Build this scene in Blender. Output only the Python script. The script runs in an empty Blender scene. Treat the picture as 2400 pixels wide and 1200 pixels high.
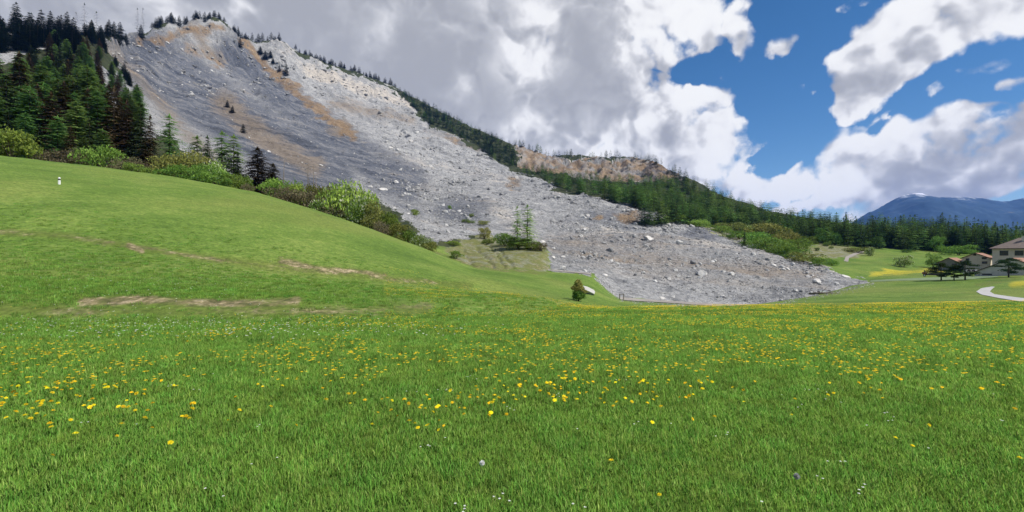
import bpy, math, random
import numpy as np
from mathutils import Vector, Matrix
sc = bpy.context.scene
R = math.radians
rng = np.random.default_rng(11)
random.seed(5)

# ------------------------------------------------------------------ camera
F, CX, CY, ZC = 1100.0, 1200.0, 600.0, 1.8        # focal length and centre in photo pixels, eye height
cam_d = bpy.data.cameras.new('camera'); cam = bpy.data.objects.new('camera', cam_d)
sc.collection.objects.link(cam); sc.camera = cam
cam_d.sensor_width = 36.0; cam_d.lens = 36.0 * F / 2400.0
cam_d.clip_start = 0.05; cam_d.clip_end = 60000
cam.location = (0, 0, ZC); cam.rotation_euler = (R(90), 0, 0)

# ------------------------------------------------------------------ render settings
sc.view_settings.view_transform = 'Standard'; sc.view_settings.look = 'None'
sc.view_settings.exposure = 0.5; sc.view_settings.gamma = 1.0; sc.view_settings.use_curve_mapping = False
sc.render.engine = 'CYCLES'
sc.cycles.use_denoising = True
sc.cycles.max_bounces = 4; sc.cycles.diffuse_bounces = 2; sc.cycles.glossy_bounces = 1
sc.cycles.transmission_bounces = 3; sc.cycles.transparent_max_bounces = 6; sc.cycles.volume_bounces = 1

sc.cycles.use_adaptive_sampling = True; sc.cycles.adaptive_threshold = 0.02

# ------------------------------------------------------------------ sun
SUN_AZ, SUN_EL = R(118), R(50)                    # azimuth clockwise from +Y: right of the view, a little behind
sd = bpy.data.lights.new('sun', 'SUN'); sun = bpy.data.objects.new('sun', sd); sc.collection.objects.link(sun)
sd.energy = 4.2; sd.angle = R(0.6); sd.color = (1.0, 0.95, 0.87)
sdir = Vector((math.sin(SUN_AZ) * math.cos(SUN_EL), math.cos(SUN_AZ) * math.cos(SUN_EL), math.sin(SUN_EL)))
sun.rotation_euler = sdir.to_track_quat('Z', 'Y').to_euler()

# ------------------------------------------------------------------ node helpers
class NT:
    """tiny expression helper over a node tree"""
    def __init__(s, tree): s.t = tree; s.n = tree.nodes; s.l = tree.links
    def new(s, typ, **kw):
        n = s.n.new(typ)
        for k, v in kw.items(): setattr(n, k, v)
        return n
    def put(s, sock, v):
        if isinstance(v, E): s.l.new(v.s, sock)
        elif hasattr(v, 'is_output'): s.l.new(v, sock)
        else: sock.default_value = v
    def math(s, op, *a, clamp=False):
        n = s.new('ShaderNodeMath', operation=op, use_clamp=clamp)
        for i, v in enumerate(a): s.put(n.inputs[i], v)
        return E(s, n.outputs[0])
    def noise(s, vec, scale, detail=3, rough=0.55, dist=0.0, dim='3D'):
        n = s.new('ShaderNodeTexNoise', noise_dimensions=dim)
        if vec is not None: s.put(n.inputs['Vector'], vec)
        n.inputs['Scale'].default_value = scale; n.inputs['Detail'].default_value = detail
        n.inputs['Roughness'].default_value = rough; n.inputs['Distortion'].default_value = dist
        return E(s, n.outputs['Fac'])
    def ramp(s, fac, pts):
        n = s.new('ShaderNodeValToRGB'); s.put(n.inputs[0], fac); e = n.color_ramp.elements
        while len(e) < len(pts): e.new(0.5)
        for q, (p, c) in zip(e, pts): q.position = p; q.color = (*c, 1) if len(c) == 3 else c
        return E(s, n.outputs[0])
    def mix(s, fac, a, b, blend='MIX'):
        n = s.new('ShaderNodeMix', data_type='RGBA', blend_type=blend)
        s.put(n.inputs['Factor'], fac)
        for sock, v in ((n.inputs[6], a), (n.inputs[7], b)):
            s.put(sock, (*v, 1) if isinstance(v, tuple) and len(v) == 3 else v)
        return E(s, n.outputs[2])
    def sstep(s, x, a, b, c=0.0, d=1.0):
        n = s.new('ShaderNodeMapRange', interpolation_type='SMOOTHSTEP')
        s.put(n.inputs[0], x)
        for i, v in enumerate((a, b, c, d)): s.put(n.inputs[i + 1], v)
        return E(s, n.outputs[0])
    def attr(s, name, out='Color'):
        n = s.new('ShaderNodeAttribute', attribute_name=name); return E(s, n.outputs[out])
class E:
    def __init__(s, nt, sock): s.nt = nt; s.s = sock
    def __add__(s, o): return s.nt.math('ADD', s, o)
    def __radd__(s, o): return s.nt.math('ADD', o, s)
    def __sub__(s, o): return s.nt.math('SUBTRACT', s, o)
    def __rsub__(s, o): return s.nt.math('SUBTRACT', o, s)
    def __mul__(s, o): return s.nt.math('MULTIPLY', s, o)
    def __rmul__(s, o): return s.nt.math('MULTIPLY', o, s)
    def __truediv__(s, o): return s.nt.math('DIVIDE', s, o)
    def max(s, o): return s.nt.math('MAXIMUM', s, o)
    def min(s, o): return s.nt.math('MINIMUM', s, o)

# ------------------------------------------------------------------ world: clear sky with cumulus
def azel(px, py):
    x, z = (px - CX) / F, (CY - py) / F
    return math.atan2(x, 1.0), math.atan2(z, math.hypot(x, 1.0))
# cloud banks as they stand in the sky: centre, half sizes, tilt (photo pixels turned into angles), thickness
CLOUDS = [
    (780, 90, 860, 480, 0, 1.3), (1450, 10, 270, 150, -20, .75), (1330, 300, 300, 190, 0, .8),
    (1600, 290, 150, 140, 10, .85), (1655, 390, 140, 100, 0, .7), (1520, 420, 200, 110, 0, .7),
    (2170, 80, 430, 125, 24, 1.0), (1960, 180, 150, 42, 18, .5), (2400, -20, 230, 80, 20, .6),
    (2180, 410, 440, 125, 12, .85), (2390, 340, 220, 100, 10, .7), (1860, 440, 190, 78, 14, .7), (2000, 410, 280, 110, 14, .8),
    (2230, 228, 190, 26, 25, .36), (2430, 200, 110, 34, 20, .36),
    (1745, 45, 50, 85, -20, .36), (1850, 80, 45, 18, 25, .22), (1990, 20, 80, 20, 15, .28),
]
GAPS = [(1650, 150, 110, 40, 15, .9), (1368, 314, 16, 14, 0, 1.5), (1835, 466, 44, 16, 10, .8), (1790, 385, 50, 40, 40, .6), (2090, 300, 60, 16, 20, .4)]
BRIGHT = [(1620, 215, 130, 60, 0, .5), (1560, 90, 190, 90, 20, .45), (890, 90, 60, 130, -15, .4), (1085, 210, 50, 60, 0, .35), (1290, 60, 60, 50, 0, .3), (1220, 290, 80, 50, 0, .4), (2030, 120, 330, 60, 20, .4), (2050, 320, 330, 50, 16, .45), (1700, 330, 60, 130, 0, .4), (540, 30, 90, 60, 0, .3), (1880, 440, 130, 50, 10, .4), (1500, 300, 90, 110, 0, .2)]
DARK = [(950, 110, 620, 240, 0, .26), (700, 60, 130, 110, 0, .35), (1120, 90, 160, 110, 0, .35), (1420, 130, 150, 70, 0, .3), (1330, 200, 170, 60, 0, .25), (1560, 300, 60, 70, 0, .3), (2180, 385, 160, 40, 5, .45), (2300, 440, 160, 30, 0, .3), (820, 200, 120, 60, 0, .25), (1960, 380, 110, 25, 10, .3), (2270, 330, 80, 30, 0, .25)]
world = bpy.data.worlds.new('World'); sc.world = world; world.use_nodes = True
world.cycles.sampling_method = 'NONE'
wt = world.node_tree; wt.nodes.clear()
W = NT(wt)
tc = W.new('ShaderNodeTexCoord'); gen = tc.outputs['Generated']
sky = W.new('ShaderNodeTexSky', sky_type='NISHITA', sun_disc=False)
sky.sun_elevation = SUN_EL; sky.sun_rotation = SUN_AZ; sky.altitude = 1200; sky.air_density = 1.0; sky.dust_density = 0.3; sky.ozone_density = 2.0
sep = W.new('ShaderNodeSeparateXYZ'); W.put(sep.inputs[0], gen)
vx, vy, vz = (E(W, o) for o in sep.outputs)
az = W.math('ARCTAN2', vx, vy); el = W.math('ARCSINE', vz)
n1 = W.noise(gen, 5.0, 2, .6)
f1 = W.noise(gen, 8.0, 7, .6)
offv = W.new('ShaderNodeVectorMath', operation='ADD'); W.put(offv.inputs[0], gen); offv.inputs[1].default_value = (0.026, 0, 0.040)
f1s = W.noise(offv.outputs[0], 8.0, 4, .55)
s1 = W.noise(gen, 3.6, 3, .5)
def puff(vec):
    n = W.new('ShaderNodeTexVoronoi', feature='SMOOTH_F1'); W.put(n.inputs['Vector'], vec); n.inputs['Scale'].default_value = 13.0; n.inputs['Detail'].default_value = 2.0; n.inputs['Roughness'].default_value = .55; n.inputs['Smoothness'].default_value = .35
    return E(W, n.outputs['Distance'])
wv = W.new('ShaderNodeVectorMath', operation='MULTIPLY_ADD'); nc = W.new('ShaderNodeTexNoise'); W.put(nc.inputs['Vector'], gen); nc.inputs['Scale'].default_value = 9.0; nc.inputs['Detail'].default_value = 3.0
W.put(wv.inputs[0], nc.outputs['Color']); wv.inputs[1].default_value = (.12, .12, .12); W.put(wv.inputs[2], gen)
wo_ = W.new('ShaderNodeVectorMath', operation='ADD'); W.put(wo_.inputs[0], wv.outputs[0]); wo_.inputs[1].default_value = (0.016, 0, 0.022)
pf0 = puff(wv.outputs[0]); pf1 = puff(wo_.outputs[0])
cmb = W.new('ShaderNodeCombineXYZ'); W.put(cmb.inputs[0], az + (n1 - .5) * .12 + (f1 - .5) * .16); W.put(cmb.inputs[1], el + (n1 - .5) * -.08 + (f1 - .5) * .10)
def banks(lst, k=1.6):
    out = None
    for px, py, rx, ry, rot, th in lst:
        a, e = azel(px, py); c = math.cos(a)
        mp = W.new('ShaderNodeMapping', vector_type='TEXTURE'); W.put(mp.inputs[0], cmb.outputs[0])
        mp.inputs['Location'].default_value = (a, e, 0); mp.inputs['Rotation'].default_value = (0, 0, R(rot)); mp.inputs['Scale'].default_value = (rx / F * c * c, ry / F * c, 1)
        ln = W.new('ShaderNodeVectorMath', operation='LENGTH'); W.put(ln.inputs[0], mp.outputs[0])
        g_ = k * min(rx, ry * 1.6) / 105 if k == 1.6 else k * th
        b_ = W.math('MULTIPLY_ADD', E(W, ln.outputs['Value']), -g_, g_).min(th)
        out = b_ if out is None else out.max(b_)
    return out
cov = banks(CLOUDS) - banks(GAPS).max(0.0) * 1.7
# elsewhere the sky goes on in the same way: broken cumulus
gcl = ((W.noise(gen, 2.2, 2, .55) - .47) * 4.0).min(.8)
side = W.sstep(W.math('ABSOLUTE', az), .92, 1.15).max(W.sstep(el, .52, .7))
cov = cov + (gcl - cov) * side
f2 = W.noise(gen, 24.0, 5, .65)
D0 = cov * .9 + (f1 - .5) * 1.5 + (f2 - .5) * .5 + (.42 - pf0) * .75 + .09
mask = W.sstep(D0, -.06, .30)
lit = W.sstep(((pf1 - pf0) * .85 + (f1 - f1s) * 1.3) * W.sstep(D0, .55, 1.05, 1.0, .28) + (s1 - .5) * 1.5 + .67 - D0.max(.0) * .34 + banks(BRIGHT, 1.3).max(0.0) * .8 - banks(DARK, 1.3).max(0.0) * .8, 0.0, 1.0)
ccol = W.ramp(lit, [(0.0, (.42, .43, .465)), (.3, (.53, .54, .575)), (.55, (.70, .705, .735)), (.8, (.94, .94, .955)), (1, (1.0, 1.0, 1.0))])
bsky = W.new('ShaderNodeBackground'); W.put(bsky.inputs[1], .078)
hs = W.new('ShaderNodeHueSaturation'); W.put(hs.inputs['Color'], sky.outputs[0]); hs.inputs['Saturation'].default_value = 1.3; hs.inputs['Value'].default_value = 1.0
W.put(bsky.inputs[0], hs.outputs[0])
bcl = W.new('ShaderNodeBackground'); W.put(bcl.inputs[0], ccol); W.put(bcl.inputs[1], .70)
mx = W.new('ShaderNodeMixShader'); W.put(mx.inputs[0], mask); wt.links.new(bsky.outputs[0], mx.inputs[1]); wt.links.new(bcl.outputs[0], mx.inputs[2])
wo = W.new('ShaderNodeOutputWorld'); wt.links.new(mx.outputs[0], wo.inputs[0])

# ------------------------------------------------------------------ object helpers
COL = sc.collection
def tag(o, label=None, cat=None, group=None, kind=None):
    for k, v in (('label', label), ('category', cat), ('group', group), ('kind', kind)):
        if v: o[k] = v
    return o
def link(o, parent=None):
    COL.objects.link(o)
    if parent is not None: o.parent = parent
    return o
def mesh(name, v, f, mats, smooth=False, matidx=None):
    me = bpy.data.meshes.new(name)
    v = np.asarray(v, np.float32).reshape(-1, 3)
    if isinstance(f, np.ndarray):
        k = f.shape[1]; n = len(f)
        me.vertices.add(len(v)); me.vertices.foreach_set('co', v.ravel())
        me.loops.add(n * k); me.loops.foreach_set('vertex_index', f.ravel().astype(np.int32))
        me.polygons.add(n); me.polygons.foreach_set('loop_start', np.arange(0, n * k, k, dtype=np.int32))
        me.update(calc_edges=True)
    else:
        me.from_pydata(v.tolist(), [], f)
    for m in (mats if isinstance(mats, (list, tuple)) else [mats]): me.materials.append(m)
    if matidx is not None: me.polygons.foreach_set('material_index', np.asarray(matidx, np.int32))
    me.polygons.foreach_set('use_smooth', np.full(len(me.polygons), smooth))
    me.update(); return me
def obj(name, me, parent=None): return link(bpy.data.objects.new(name, me), parent)
def empty(name, loc, rz=0):
    o = bpy.data.objects.new(name, None); o.location = loc; o.rotation_euler.z = rz; o.empty_display_size = .2
    return link(o)
def copy_tree(o, parent=None):
    c = o.copy(); link(c, parent)
    for ch in o.children: copy_tree(ch, c)
    return c
class MB:
    """collects boxes, tubes and polygons for one mesh"""
    def __init__(s): s.v = []; s.f = []
    def poly(s, vs, fs):
        b = len(s.v); s.v += [tuple(p) for p in vs]; s.f += [tuple(b + i for i in q) for q in fs]; return s
    def box(s, x0, x1, y0, y1, z0, z1):
        return s.poly([(x0,y0,z0),(x1,y0,z0),(x1,y1,z0),(x0,y1,z0),(x0,y0,z1),(x1,y0,z1),(x1,y1,z1),(x0,y1,z1)],
                      [(0,3,2,1),(4,5,6,7),(0,1,5,4),(1,2,6,5),(2,3,7,6),(3,0,4,7)])
    def tube(s, pts, radii, n=6):
        pts = [Vector(p) for p in pts]; rings = []
        for i, p in enumerate(pts):
            d = (pts[min(i + 1, len(pts) - 1)] - pts[max(i - 1, 0)]).normalized()
            a = d.orthogonal().normalized(); b = d.cross(a)
            rings.append([p + (a * math.cos(2 * math.pi * k / n) + b * math.sin(2 * math.pi * k / n)) * radii[i] for k in range(n)])
        vs = [q for r in rings for q in r]; fs = []
        for i in range(len(pts) - 1):
            for k in range(n): fs.append((i*n+k, i*n+(k+1)%n, (i+1)*n+(k+1)%n, (i+1)*n+k))
        fs.append(tuple(range(n))[::-1]); fs.append(tuple((len(pts)-1)*n + k for k in range(n)))
        return s.poly(vs, fs)
    def prism(s, pts2, y0, y1):
        n = len(pts2); vs = [(x, y0, z) for x, z in pts2] + [(x, y1, z) for x, z in pts2]
        fs = [tuple(range(n)), tuple(range(2*n-1, n-1, -1))] + [(i, i+n, (i+1)%n+n, (i+1)%n) for i in range(n)]
        return s.poly(vs, fs)
    def mesh(s, name, mat, smooth=False): return mesh(name, s.v, s.f, mat, smooth)
    def build(s, name, mat, parent=None, smooth=False): return obj(name, s.mesh(name, mat, smooth), parent)

# ------------------------------------------------------------------ noise in numpy
_perm = np.random.default_rng(3).permutation(256); _perm = np.concatenate([_perm, _perm, _perm])
_g3 = np.random.default_rng(4).normal(size=(256, 3)); _g3 /= np.linalg.norm(_g3, axis=1)[:, None]
def perlin(x, y, z):
    xi, yi, zi = (np.floor(a).astype(np.int64) for a in (x, y, z))
    xf, yf, zf = x - xi, y - yi, z - zi
    xi &= 255; yi &= 255; zi &= 255
    fu, fv, fw = (a * a * a * (a * (a * 6 - 15) + 10) for a in (xf, yf, zf))
    out = 0
    for dx in (0, 1):
        for dy in (0, 1):
            for dz in (0, 1):
                h = _perm[_perm[_perm[(xi + dx) & 255] + ((yi + dy) & 255)] + ((zi + dz) & 255)]
                g = _g3[h]
                w = (fu if dx else 1 - fu) * (fv if dy else 1 - fv) * (fw if dz else 1 - fw)
                out = out + w * (g[..., 0] * (xf - dx) + g[..., 1] * (yf - dy) + g[..., 2] * (zf - dz))
    return out * 1.5
def fbm(x, y, z, wl, octs, gain=.5):
    s = 0; a = 1.0
    for o in range(octs):
        k = 2.03 ** o / wl
        s = s + a * perlin(x * k + 17.3 * o, y * k - 9.1 * o, z * k + 4.7 * o); a *= gain
    return s

# ------------------------------------------------------------------ materials
def pmat(name):
    m = bpy.data.materials.new(name); m.use_nodes = True
    t = NT(m.node_tree); b = m.node_tree.nodes['Principled BSDF']
    b.inputs['Roughness'].default_value = .9; b.inputs['Specular IOR Level'].default_value = .2
    return m, t, b
def simple(name, c, var=.25, scale=6.0, rough=.85, bump=.0, spec=.25, metal=0.0):
    m, t, b = pmat(name)
    co = t.new('ShaderNodeTexCoord').outputs['Object']
    n = t.noise(co, scale, 5, .6); n2 = t.noise(co, scale * .17, 3)
    lo = tuple(max(0, q * (1 - var)) for q in c); hi = tuple(min(1, q * (1 + var)) for q in c)
    t.put(b.inputs['Base Color'], t.ramp(n * .6 + n2 * .4, [(.3, lo), (.7, hi)]))
    b.inputs['Roughness'].default_value = rough; b.inputs['Specular IOR Level'].default_value = spec; b.inputs['Metallic'].default_value = metal
    if bump:
        bn = t.new('ShaderNodeBump'); bn.inputs['Strength'].default_value = bump; bn.inputs['Distance'].default_value = .05
        t.put(bn.inputs['Height'], n); t.put(b.inputs['Normal'], bn.outputs[0])
    return m
def leafmat(name, c1, c2, trans=.3, c3=None, tint=False, up=0.0):
    m = bpy.data.materials.new(name); m.use_nodes = True; t = NT(m.node_tree); m.node_tree.nodes.clear()
    g = t.new('ShaderNodeNewGeometry'); oi = t.new('ShaderNodeObjectInfo')
    pts = [(0, c1), (1, c2)] if c3 is None else [(0, c1), (.7, c2), (1, c3)]
    col = t.ramp(E(t, g.outputs['Random Per Island']), pts)
    hs = t.new('ShaderNodeHueSaturation'); r = E(t, oi.outputs['Random'])
    t.put(hs.inputs['Value'], r * .75 + .65); t.put(hs.inputs['Hue'], t.math('FRACT', r * 7.3) * .045 + .473); t.put(hs.inputs['Color'], col)
    col = E(t, hs.outputs[0])
    if tint: col = t.mix(1.0, col, t.attr('tint'), 'MULTIPLY')
    a = t.new('ShaderNodeBsdfDiffuse'); b = t.new('ShaderNodeBsdfTranslucent'); mx = t.new('ShaderNodeMixShader'); mx.inputs[0].default_value = trans
    t.put(a.inputs[0], col); t.put(b.inputs[0], col)
    if up:                                                             # blades stand so close that the sward is lit as a surface
        vm = t.new('ShaderNodeMix', data_type='VECTOR'); vm.inputs['Factor'].default_value = up; t.put(vm.inputs[4], g.outputs['Normal']); vm.inputs[5].default_value = (0, 0, 1)
        nm = t.new('ShaderNodeVectorMath', operation='NORMALIZE'); t.put(nm.inputs[0], vm.outputs[1]); t.put(a.inputs['Normal'], nm.outputs[0])
    t.l.new(a.outputs[0], mx.inputs[1]); t.l.new(b.outputs[0], mx.inputs[2])
    o = t.new('ShaderNodeOutputMaterial'); t.l.new(mx.outputs[0], o.inputs[0])
    return m
M = {}
M['spruce'] = leafmat('spruce_needles', (.020, .036, .016), (.055, .085, .03), .15)
M['spruce_brown'] = leafmat('browned_spruce_needles', (.042, .034, .018), (.105, .075, .038), .15)
M['larch'] = leafmat('larch_needles', (.065, .135, .030), (.16, .27, .07), .45)
M['larch_light'] = leafmat('light_larch_needles', (.10, .19, .04), (.22, .36, .09), .5)
M['ridge_conifer'] = leafmat('ridge_conifer_needles', (.010, .020, .012), (.028, .044, .022), .1)
M['pine'] = leafmat('pine_needles', (.022, .044, .018), (.058, .092, .034), .15)
M['bush'] = leafmat('bush_leaves', (.075, .14, .022), (.19, .29, .06), .3)
M['bush_bright'] = leafmat('bright_bush_leaves', (.13, .23, .035), (.30, .42, .09), .35)
M['bush_olive'] = leafmat('olive_bush_leaves', (.105, .125, .032), (.24, .26, .075), .25)
M['bush_brown'] = leafmat('brown_twigs', (.10, .085, .05), (.20, .18, .10), .2)
M['blossom'] = leafmat('blossom', (.35, .40, .24), (.62, .63, .45), .3)
M['decid'] = leafmat('deciduous_leaves', (.07, .16, .03), (.17, .32, .07), .35)
M['yellow_leaf'] = leafmat('yellowish_leaves', (.24, .26, .06), (.50, .46, .16), .4)
M['bark'] = simple('bark', (.075, .055, .042), .4, 3, .95, .5)
M['dead_wood'] = simple('dead_wood', (.14, .12, .10), .4, 3, .95, .4)
M['grass'] = leafmat('grass_blades', (.098, .235, .032), (.185, .385, .058), .3, (.32, .43, .12), up=.85)
def flower_mat(name, c1, c2):
    return leafmat(name, c1, c2, .1, up=.9)
M['petal'] = flower_mat('dandelion_petals', (.88, .66, .012), (.95, .76, .03))
M['white_petal'] = flower_mat('white_petals', (.62, .64, .58), (.8, .8, .76))
M['seed'] = leafmat('seed_fluff', (.66, .66, .62), (.80, .80, .77), .5)
M['stem'] = leafmat('flower_stem', (.08, .16, .03), (.14, .22, .05), .2)

# ------------------------------------------------------------------ terrain, lofted through lines read off the hillside
# each line: (photo x, photo y, depth in metres); depth judged from what stands there (trees 20-25 m, houses, post)
X0, X1 = -1500, 3900
def zl(z, d): return [(X0, CY + (ZC - z) / d * F, d), (X1, CY + (ZC - z) / d * F, d)]
LINES = [
 zl(0, .25), zl(0, 3.0), zl(0, 8.0),
 # B: foot of the lower bank (left), brow of the near meadow (right)
 [(X0,770,13),(0,762,14),(700,756,14.5),(1000,745,17),(1200,733,23),(1450,724,30),(1700,718,40),(2000,714,45),(2400,708,42),(X1,705,40)],
 # C: top of the lower bank / dip behind the brow
 [(X0,660,17),(0,688,17),(400,690,17.5),(700,696,18.5),(1000,703,23),(1200,702,30),(1330,710,40),(1450,722,48),(1700,729,70),(2000,718,72),(2400,709,60),(X1,700,60)],
 # D: foot of the second bank
 [(X0,540,34),(0,572,32),(300,592,32),(600,632,33),(900,664,37),(1100,680,42),(1300,688,55),(1390,692,62),(1450,705,76),(1700,719,96),(1850,706,108),(2000,690,110),(2400,692,84),(X1,690,80)],
 # E: top of the second bank / toe of the debris
 [(X0,510,36),(0,542,34),(300,572,34),(600,605,36),(900,642,39.5),(1100,656,47),(1300,668,72),(1390,673,86),(1450,697,105),(1550,706,113),(1700,713,118),(1780,712,118),(1850,702,124),(1930,688,135),(2000,668,150),(2040,662,158),(2400,664,112),(X1,665,100)],
 # F: crest of the green hill / lower debris face
 [(X0,300,95),(-200,345,92),(0,364,90),(200,388,94),(400,415,98),(600,450,100),(800,513,95),(1000,583,90),(1100,624,95),(1200,632,105),(1300,638,110),(1385,644,115),(1450,668,124),(1600,690,127),(1700,697,130),(1850,688,137),(1950,674,148),(2030,661,163),(2100,656,160),(2400,650,138),(X1,650,120)],
 # G: dip behind the crest / debris face
 [(X0,320,120),(0,378,112),(200,400,115),(400,427,120),(600,466,122),(800,530,115),(1000,600,105),(1100,630,104),(1200,634,112),(1280,638,118),(1385,640,126),(1450,622,158),(1600,632,162),(1700,642,163),(1850,655,162),(1950,662,160),(2030,658,174),(2100,650,178),(2200,645,178),(2400,642,160),(X1,640,150)],
 # H: crest of the debris front
 [(X0,280,140),(0,340,135),(200,340,140),(400,362,150),(600,422,158),(800,502,148),(900,545,138),(1000,580,130),(1100,600,138),(1200,592,140),(1275,582,150),(1305,566,205),(1450,552,255),(1600,562,250),(1750,583,235),(1850,612,210),(1950,640,185),(2030,655,182),(2100,640,205),(2200,632,215),(2400,628,205),(X1,625,200)],
 # I: flat behind it
 [(X0,220,180),(0,270,180),(200,270,190),(300,290,210),(400,322,240),(600,384,290),(800,440,280),(900,472,260),(1000,512,230),(1100,542,200),(1200,552,198),(1300,550,260),(1450,549,285),(1600,563,276),(1720,579,264),(1780,592,250),(1850,604,240),(1950,616,232),(2030,614,235),(2100,608,245),(2200,604,260),(2400,604,255),(X1,600,250)],
 # J: brow of the upper lobe
 [(X0,150,240),(0,190,260),(200,195,275),(300,226,340),(400,262,420),(600,312,450),(800,382,420),(1000,442,400),(1200,463,400),(1300,463,390),(1400,473,380),(1500,491,366),(1600,526,340),(1700,563,300),(1730,574,286),(1780,570,300),(1850,577,292),(1950,584,288),(2030,590,288),(2200,592,300),(2400,597,290),(X1,590,290)],
 # K
 [(X0,120,290),(0,130,320),(200,132,345),(300,172,470),(400,192,580),(600,232,680),(800,302,680),(1000,372,650),(1100,412,600),(1200,424,590),(1300,442,520),(1400,456,480),(1500,471,450),(1600,506,420),(1700,528,400),(1800,541,380),(1950,561,350),(2200,573,335),(2400,586,320),(X1,580,310)],
 # L
 [(X0,90,330),(0,96,370),(200,98,395),(300,118,620),(400,112,760),(600,162,900),(800,232,950),(1000,302,950),(1100,347,850),(1200,392,800),(1300,415,750),(1400,425,720),(1500,426,700),(1600,452,600),(1700,482,550),(1800,512,480),(1950,537,420),(2200,552,370),(2400,577,345),(X1,570,330)],
 # M: the skyline
 [(X0,70,380),(0,75,400),(100,80,410),(200,86,440),(280,92,620),(340,90,770),(380,62,830),(405,56,850),(425,70,860),(450,50,880),(500,42,900),(522,48,920),(560,90,960),(600,106,1000),(648,101,1040),(665,104,1050),(700,132,1100),(760,158,1150),(860,188,1250),(920,208,1300),(960,236,1300),(1000,256,1280),(1100,306,1200),(1200,346,1130),(1300,366,1080),(1400,373,1050),(1490,373,1020),(1540,386,1000),(1580,412,900),(1650,440,780),(1700,466,680),(1800,496,560),(1950,522,460),(2200,542,400),(2400,569,365),(X1,575,345)],
]
px_cols = np.concatenate([np.arange(X0, -60, 40.0), np.arange(-60, 2460, 3.0), np.arange(2460, X1 + 1, 40.0)])
U = (px_cols - CX) / F
NC = len(px_cols)
Dk, Zk = [], []
inner = (px_cols >= -60) & (px_cols < 2460)
def smooth(a, w):
    k = np.hanning(2 * w + 3)[1:-1]; k /= k.sum()
    p = np.pad(a, w, mode='edge'); return np.convolve(p, k, 'valid')
for i, L in enumerate(LINES):
    a = np.array(L, float)
    y = np.interp(px_cols, a[:, 0], a[:, 1]); d = np.exp(np.interp(px_cols, a[:, 0], np.log(a[:, 2])))
    if i < len(LINES) - 1: y = smooth(y, 6); d = smooth(d, 6)
    else: d = smooth(d, 8)
    Dk.append(d); Zk.append(ZC + (CY - y) / F * d)
Dk.append(Dk[-1] * 1.3 + 20); Zk.append(Zk[-1] * .72 - 10)          # the far side falls away
Dk = np.array(Dk); Zk = np.array(Zk); K = len(Dk)
def pchip(Y, t):
    """monotone cubic over the line index, all columns at once"""
    dl = np.diff(Y, axis=0); m = np.zeros_like(Y)
    a, b = dl[:-1], dl[1:]; ok = a * b > 0
    m[1:-1] = np.where(ok, 2 * a * b / np.where(ok, a + b, 1), 0); m[0] = dl[0]; m[-1] = dl[-1]
    k = np.clip(np.floor(t).astype(int), 0, len(Y) - 2); s = (t - k)[:, None]
    h00 = 2*s**3 - 3*s**2 + 1; h10 = s**3 - 2*s**2 + s; h01 = -2*s**3 + 3*s**2; h11 = s**3 - s**2
    return h00 * Y[k] + h10 * m[k] + h01 * Y[k+1] + h11 * m[k+1]
rows_per = [5, 12, 16, 16, 22, 16, 34, 26, 40, 34, 52, 60, 56, 52, 4]
tt = np.concatenate([np.arange(n) / n + i for i, n in enumerate(rows_per)] + [[K - 1.0]])
NR = len(tt)
GD = pchip(Dk, tt); GZ = pchip(Zk, tt)
GX = U[None, :] * GD
PXg = np.repeat(px_cols[None, :], NR, 0)
PY0 = CY - (GZ - ZC) / GD * F                                         # where each point stands in the photograph
TT = np.repeat(tt[:, None], NC, 1)

def inpoly(x, y, poly):
    r = np.zeros(x.shape, bool); n = len(poly)
    for i in range(n):
        x0, y0 = poly[i]; x1, y1 = poly[(i + 1) % n]
        if y0 == y1: continue
        c = ((y0 > y) != (y1 > y)) & (x < (x1 - x0) * (y - y0) / (y1 - y0) + x0); r ^= c
    return r
def distline(x, y, pts):
    d = np.full(x.shape, 1e9)
    for (x0, y0), (x1, y1) in zip(pts[:-1], pts[1:]):
        dx, dy = x1 - x0, y1 - y0; t = np.clip(((x - x0) * dx + (y - y0) * dy) / (dx * dx + dy * dy), 0, 1)
        d = np.minimum(d, np.hypot(x - x0 - t * dx, y - y0 - t * dy))
    return d
def edge(d, w, soft=.5): return np.clip((w - d) / (w * soft) , 0, 1)
# surface kinds at each terrain point
jx = fbm(GX, GD, GZ, 30, 3) ; jy = fbm(GX + 91, GD + 33, GZ, 30, 3)
wob = np.clip(GD / 400, .15, 1)
kx = fbm(GX, GD, GZ, 7, 3, .6); ky = fbm(GX - 51, GD + 13, GZ, 7, 3, .6); kn = np.clip(GD / 70, 0, 1) * np.clip(260 / GD, .3, 1)
PXj = PXg + jx * 14 * wob + kx * 11 * kn; PYj = PY0 + jy * 10 * wob + ky * 6 * kn
toe_t = 6.0 + np.clip((1390 - px_cols) / 60, 0, 1) * 1.35              # hill crest on the left, debris toe on the right
behind = TT > toe_t[None, :]
scree = np.zeros(GD.shape, bool)
SCREE = [(232,86),(262,130),(300,190),(330,230),(350,262),(395,310),(425,352),(470,385),(560,420),(640,440),(760,450),(860,452),(930,500),(985,545),(1010,575),(1060,560),(1130,545),(1180,560),(1262,575),(1284,590),(1284,632),(1390,646),(1452,699),(1560,709),(1700,715),(1780,715),(1830,708),(1880,693),(1930,688),(1990,672),(2035,661),(1960,640),(1860,604),(1740,568),(1655,537),(1590,521),(1500,488),(1430,470),(1330,452),(1300,440),(1255,418),(1200,402),(1165,380),(1120,345),(1050,312),(1000,290),(960,240),(915,204),(850,182),(760,155),(700,128),(660,98),(600,100),(560,84),(525,40),(450,36),(400,48),(340,80)]
scree = inpoly(PXj, PYj, SCREE) & behind
scree |= behind & (TT < 8.5) & (PXg > 1392 + np.maximum(PY0 - 645, 0) * 1.12 + kx * 10) & (PXg < 2020) & (PY0 < 716)
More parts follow.
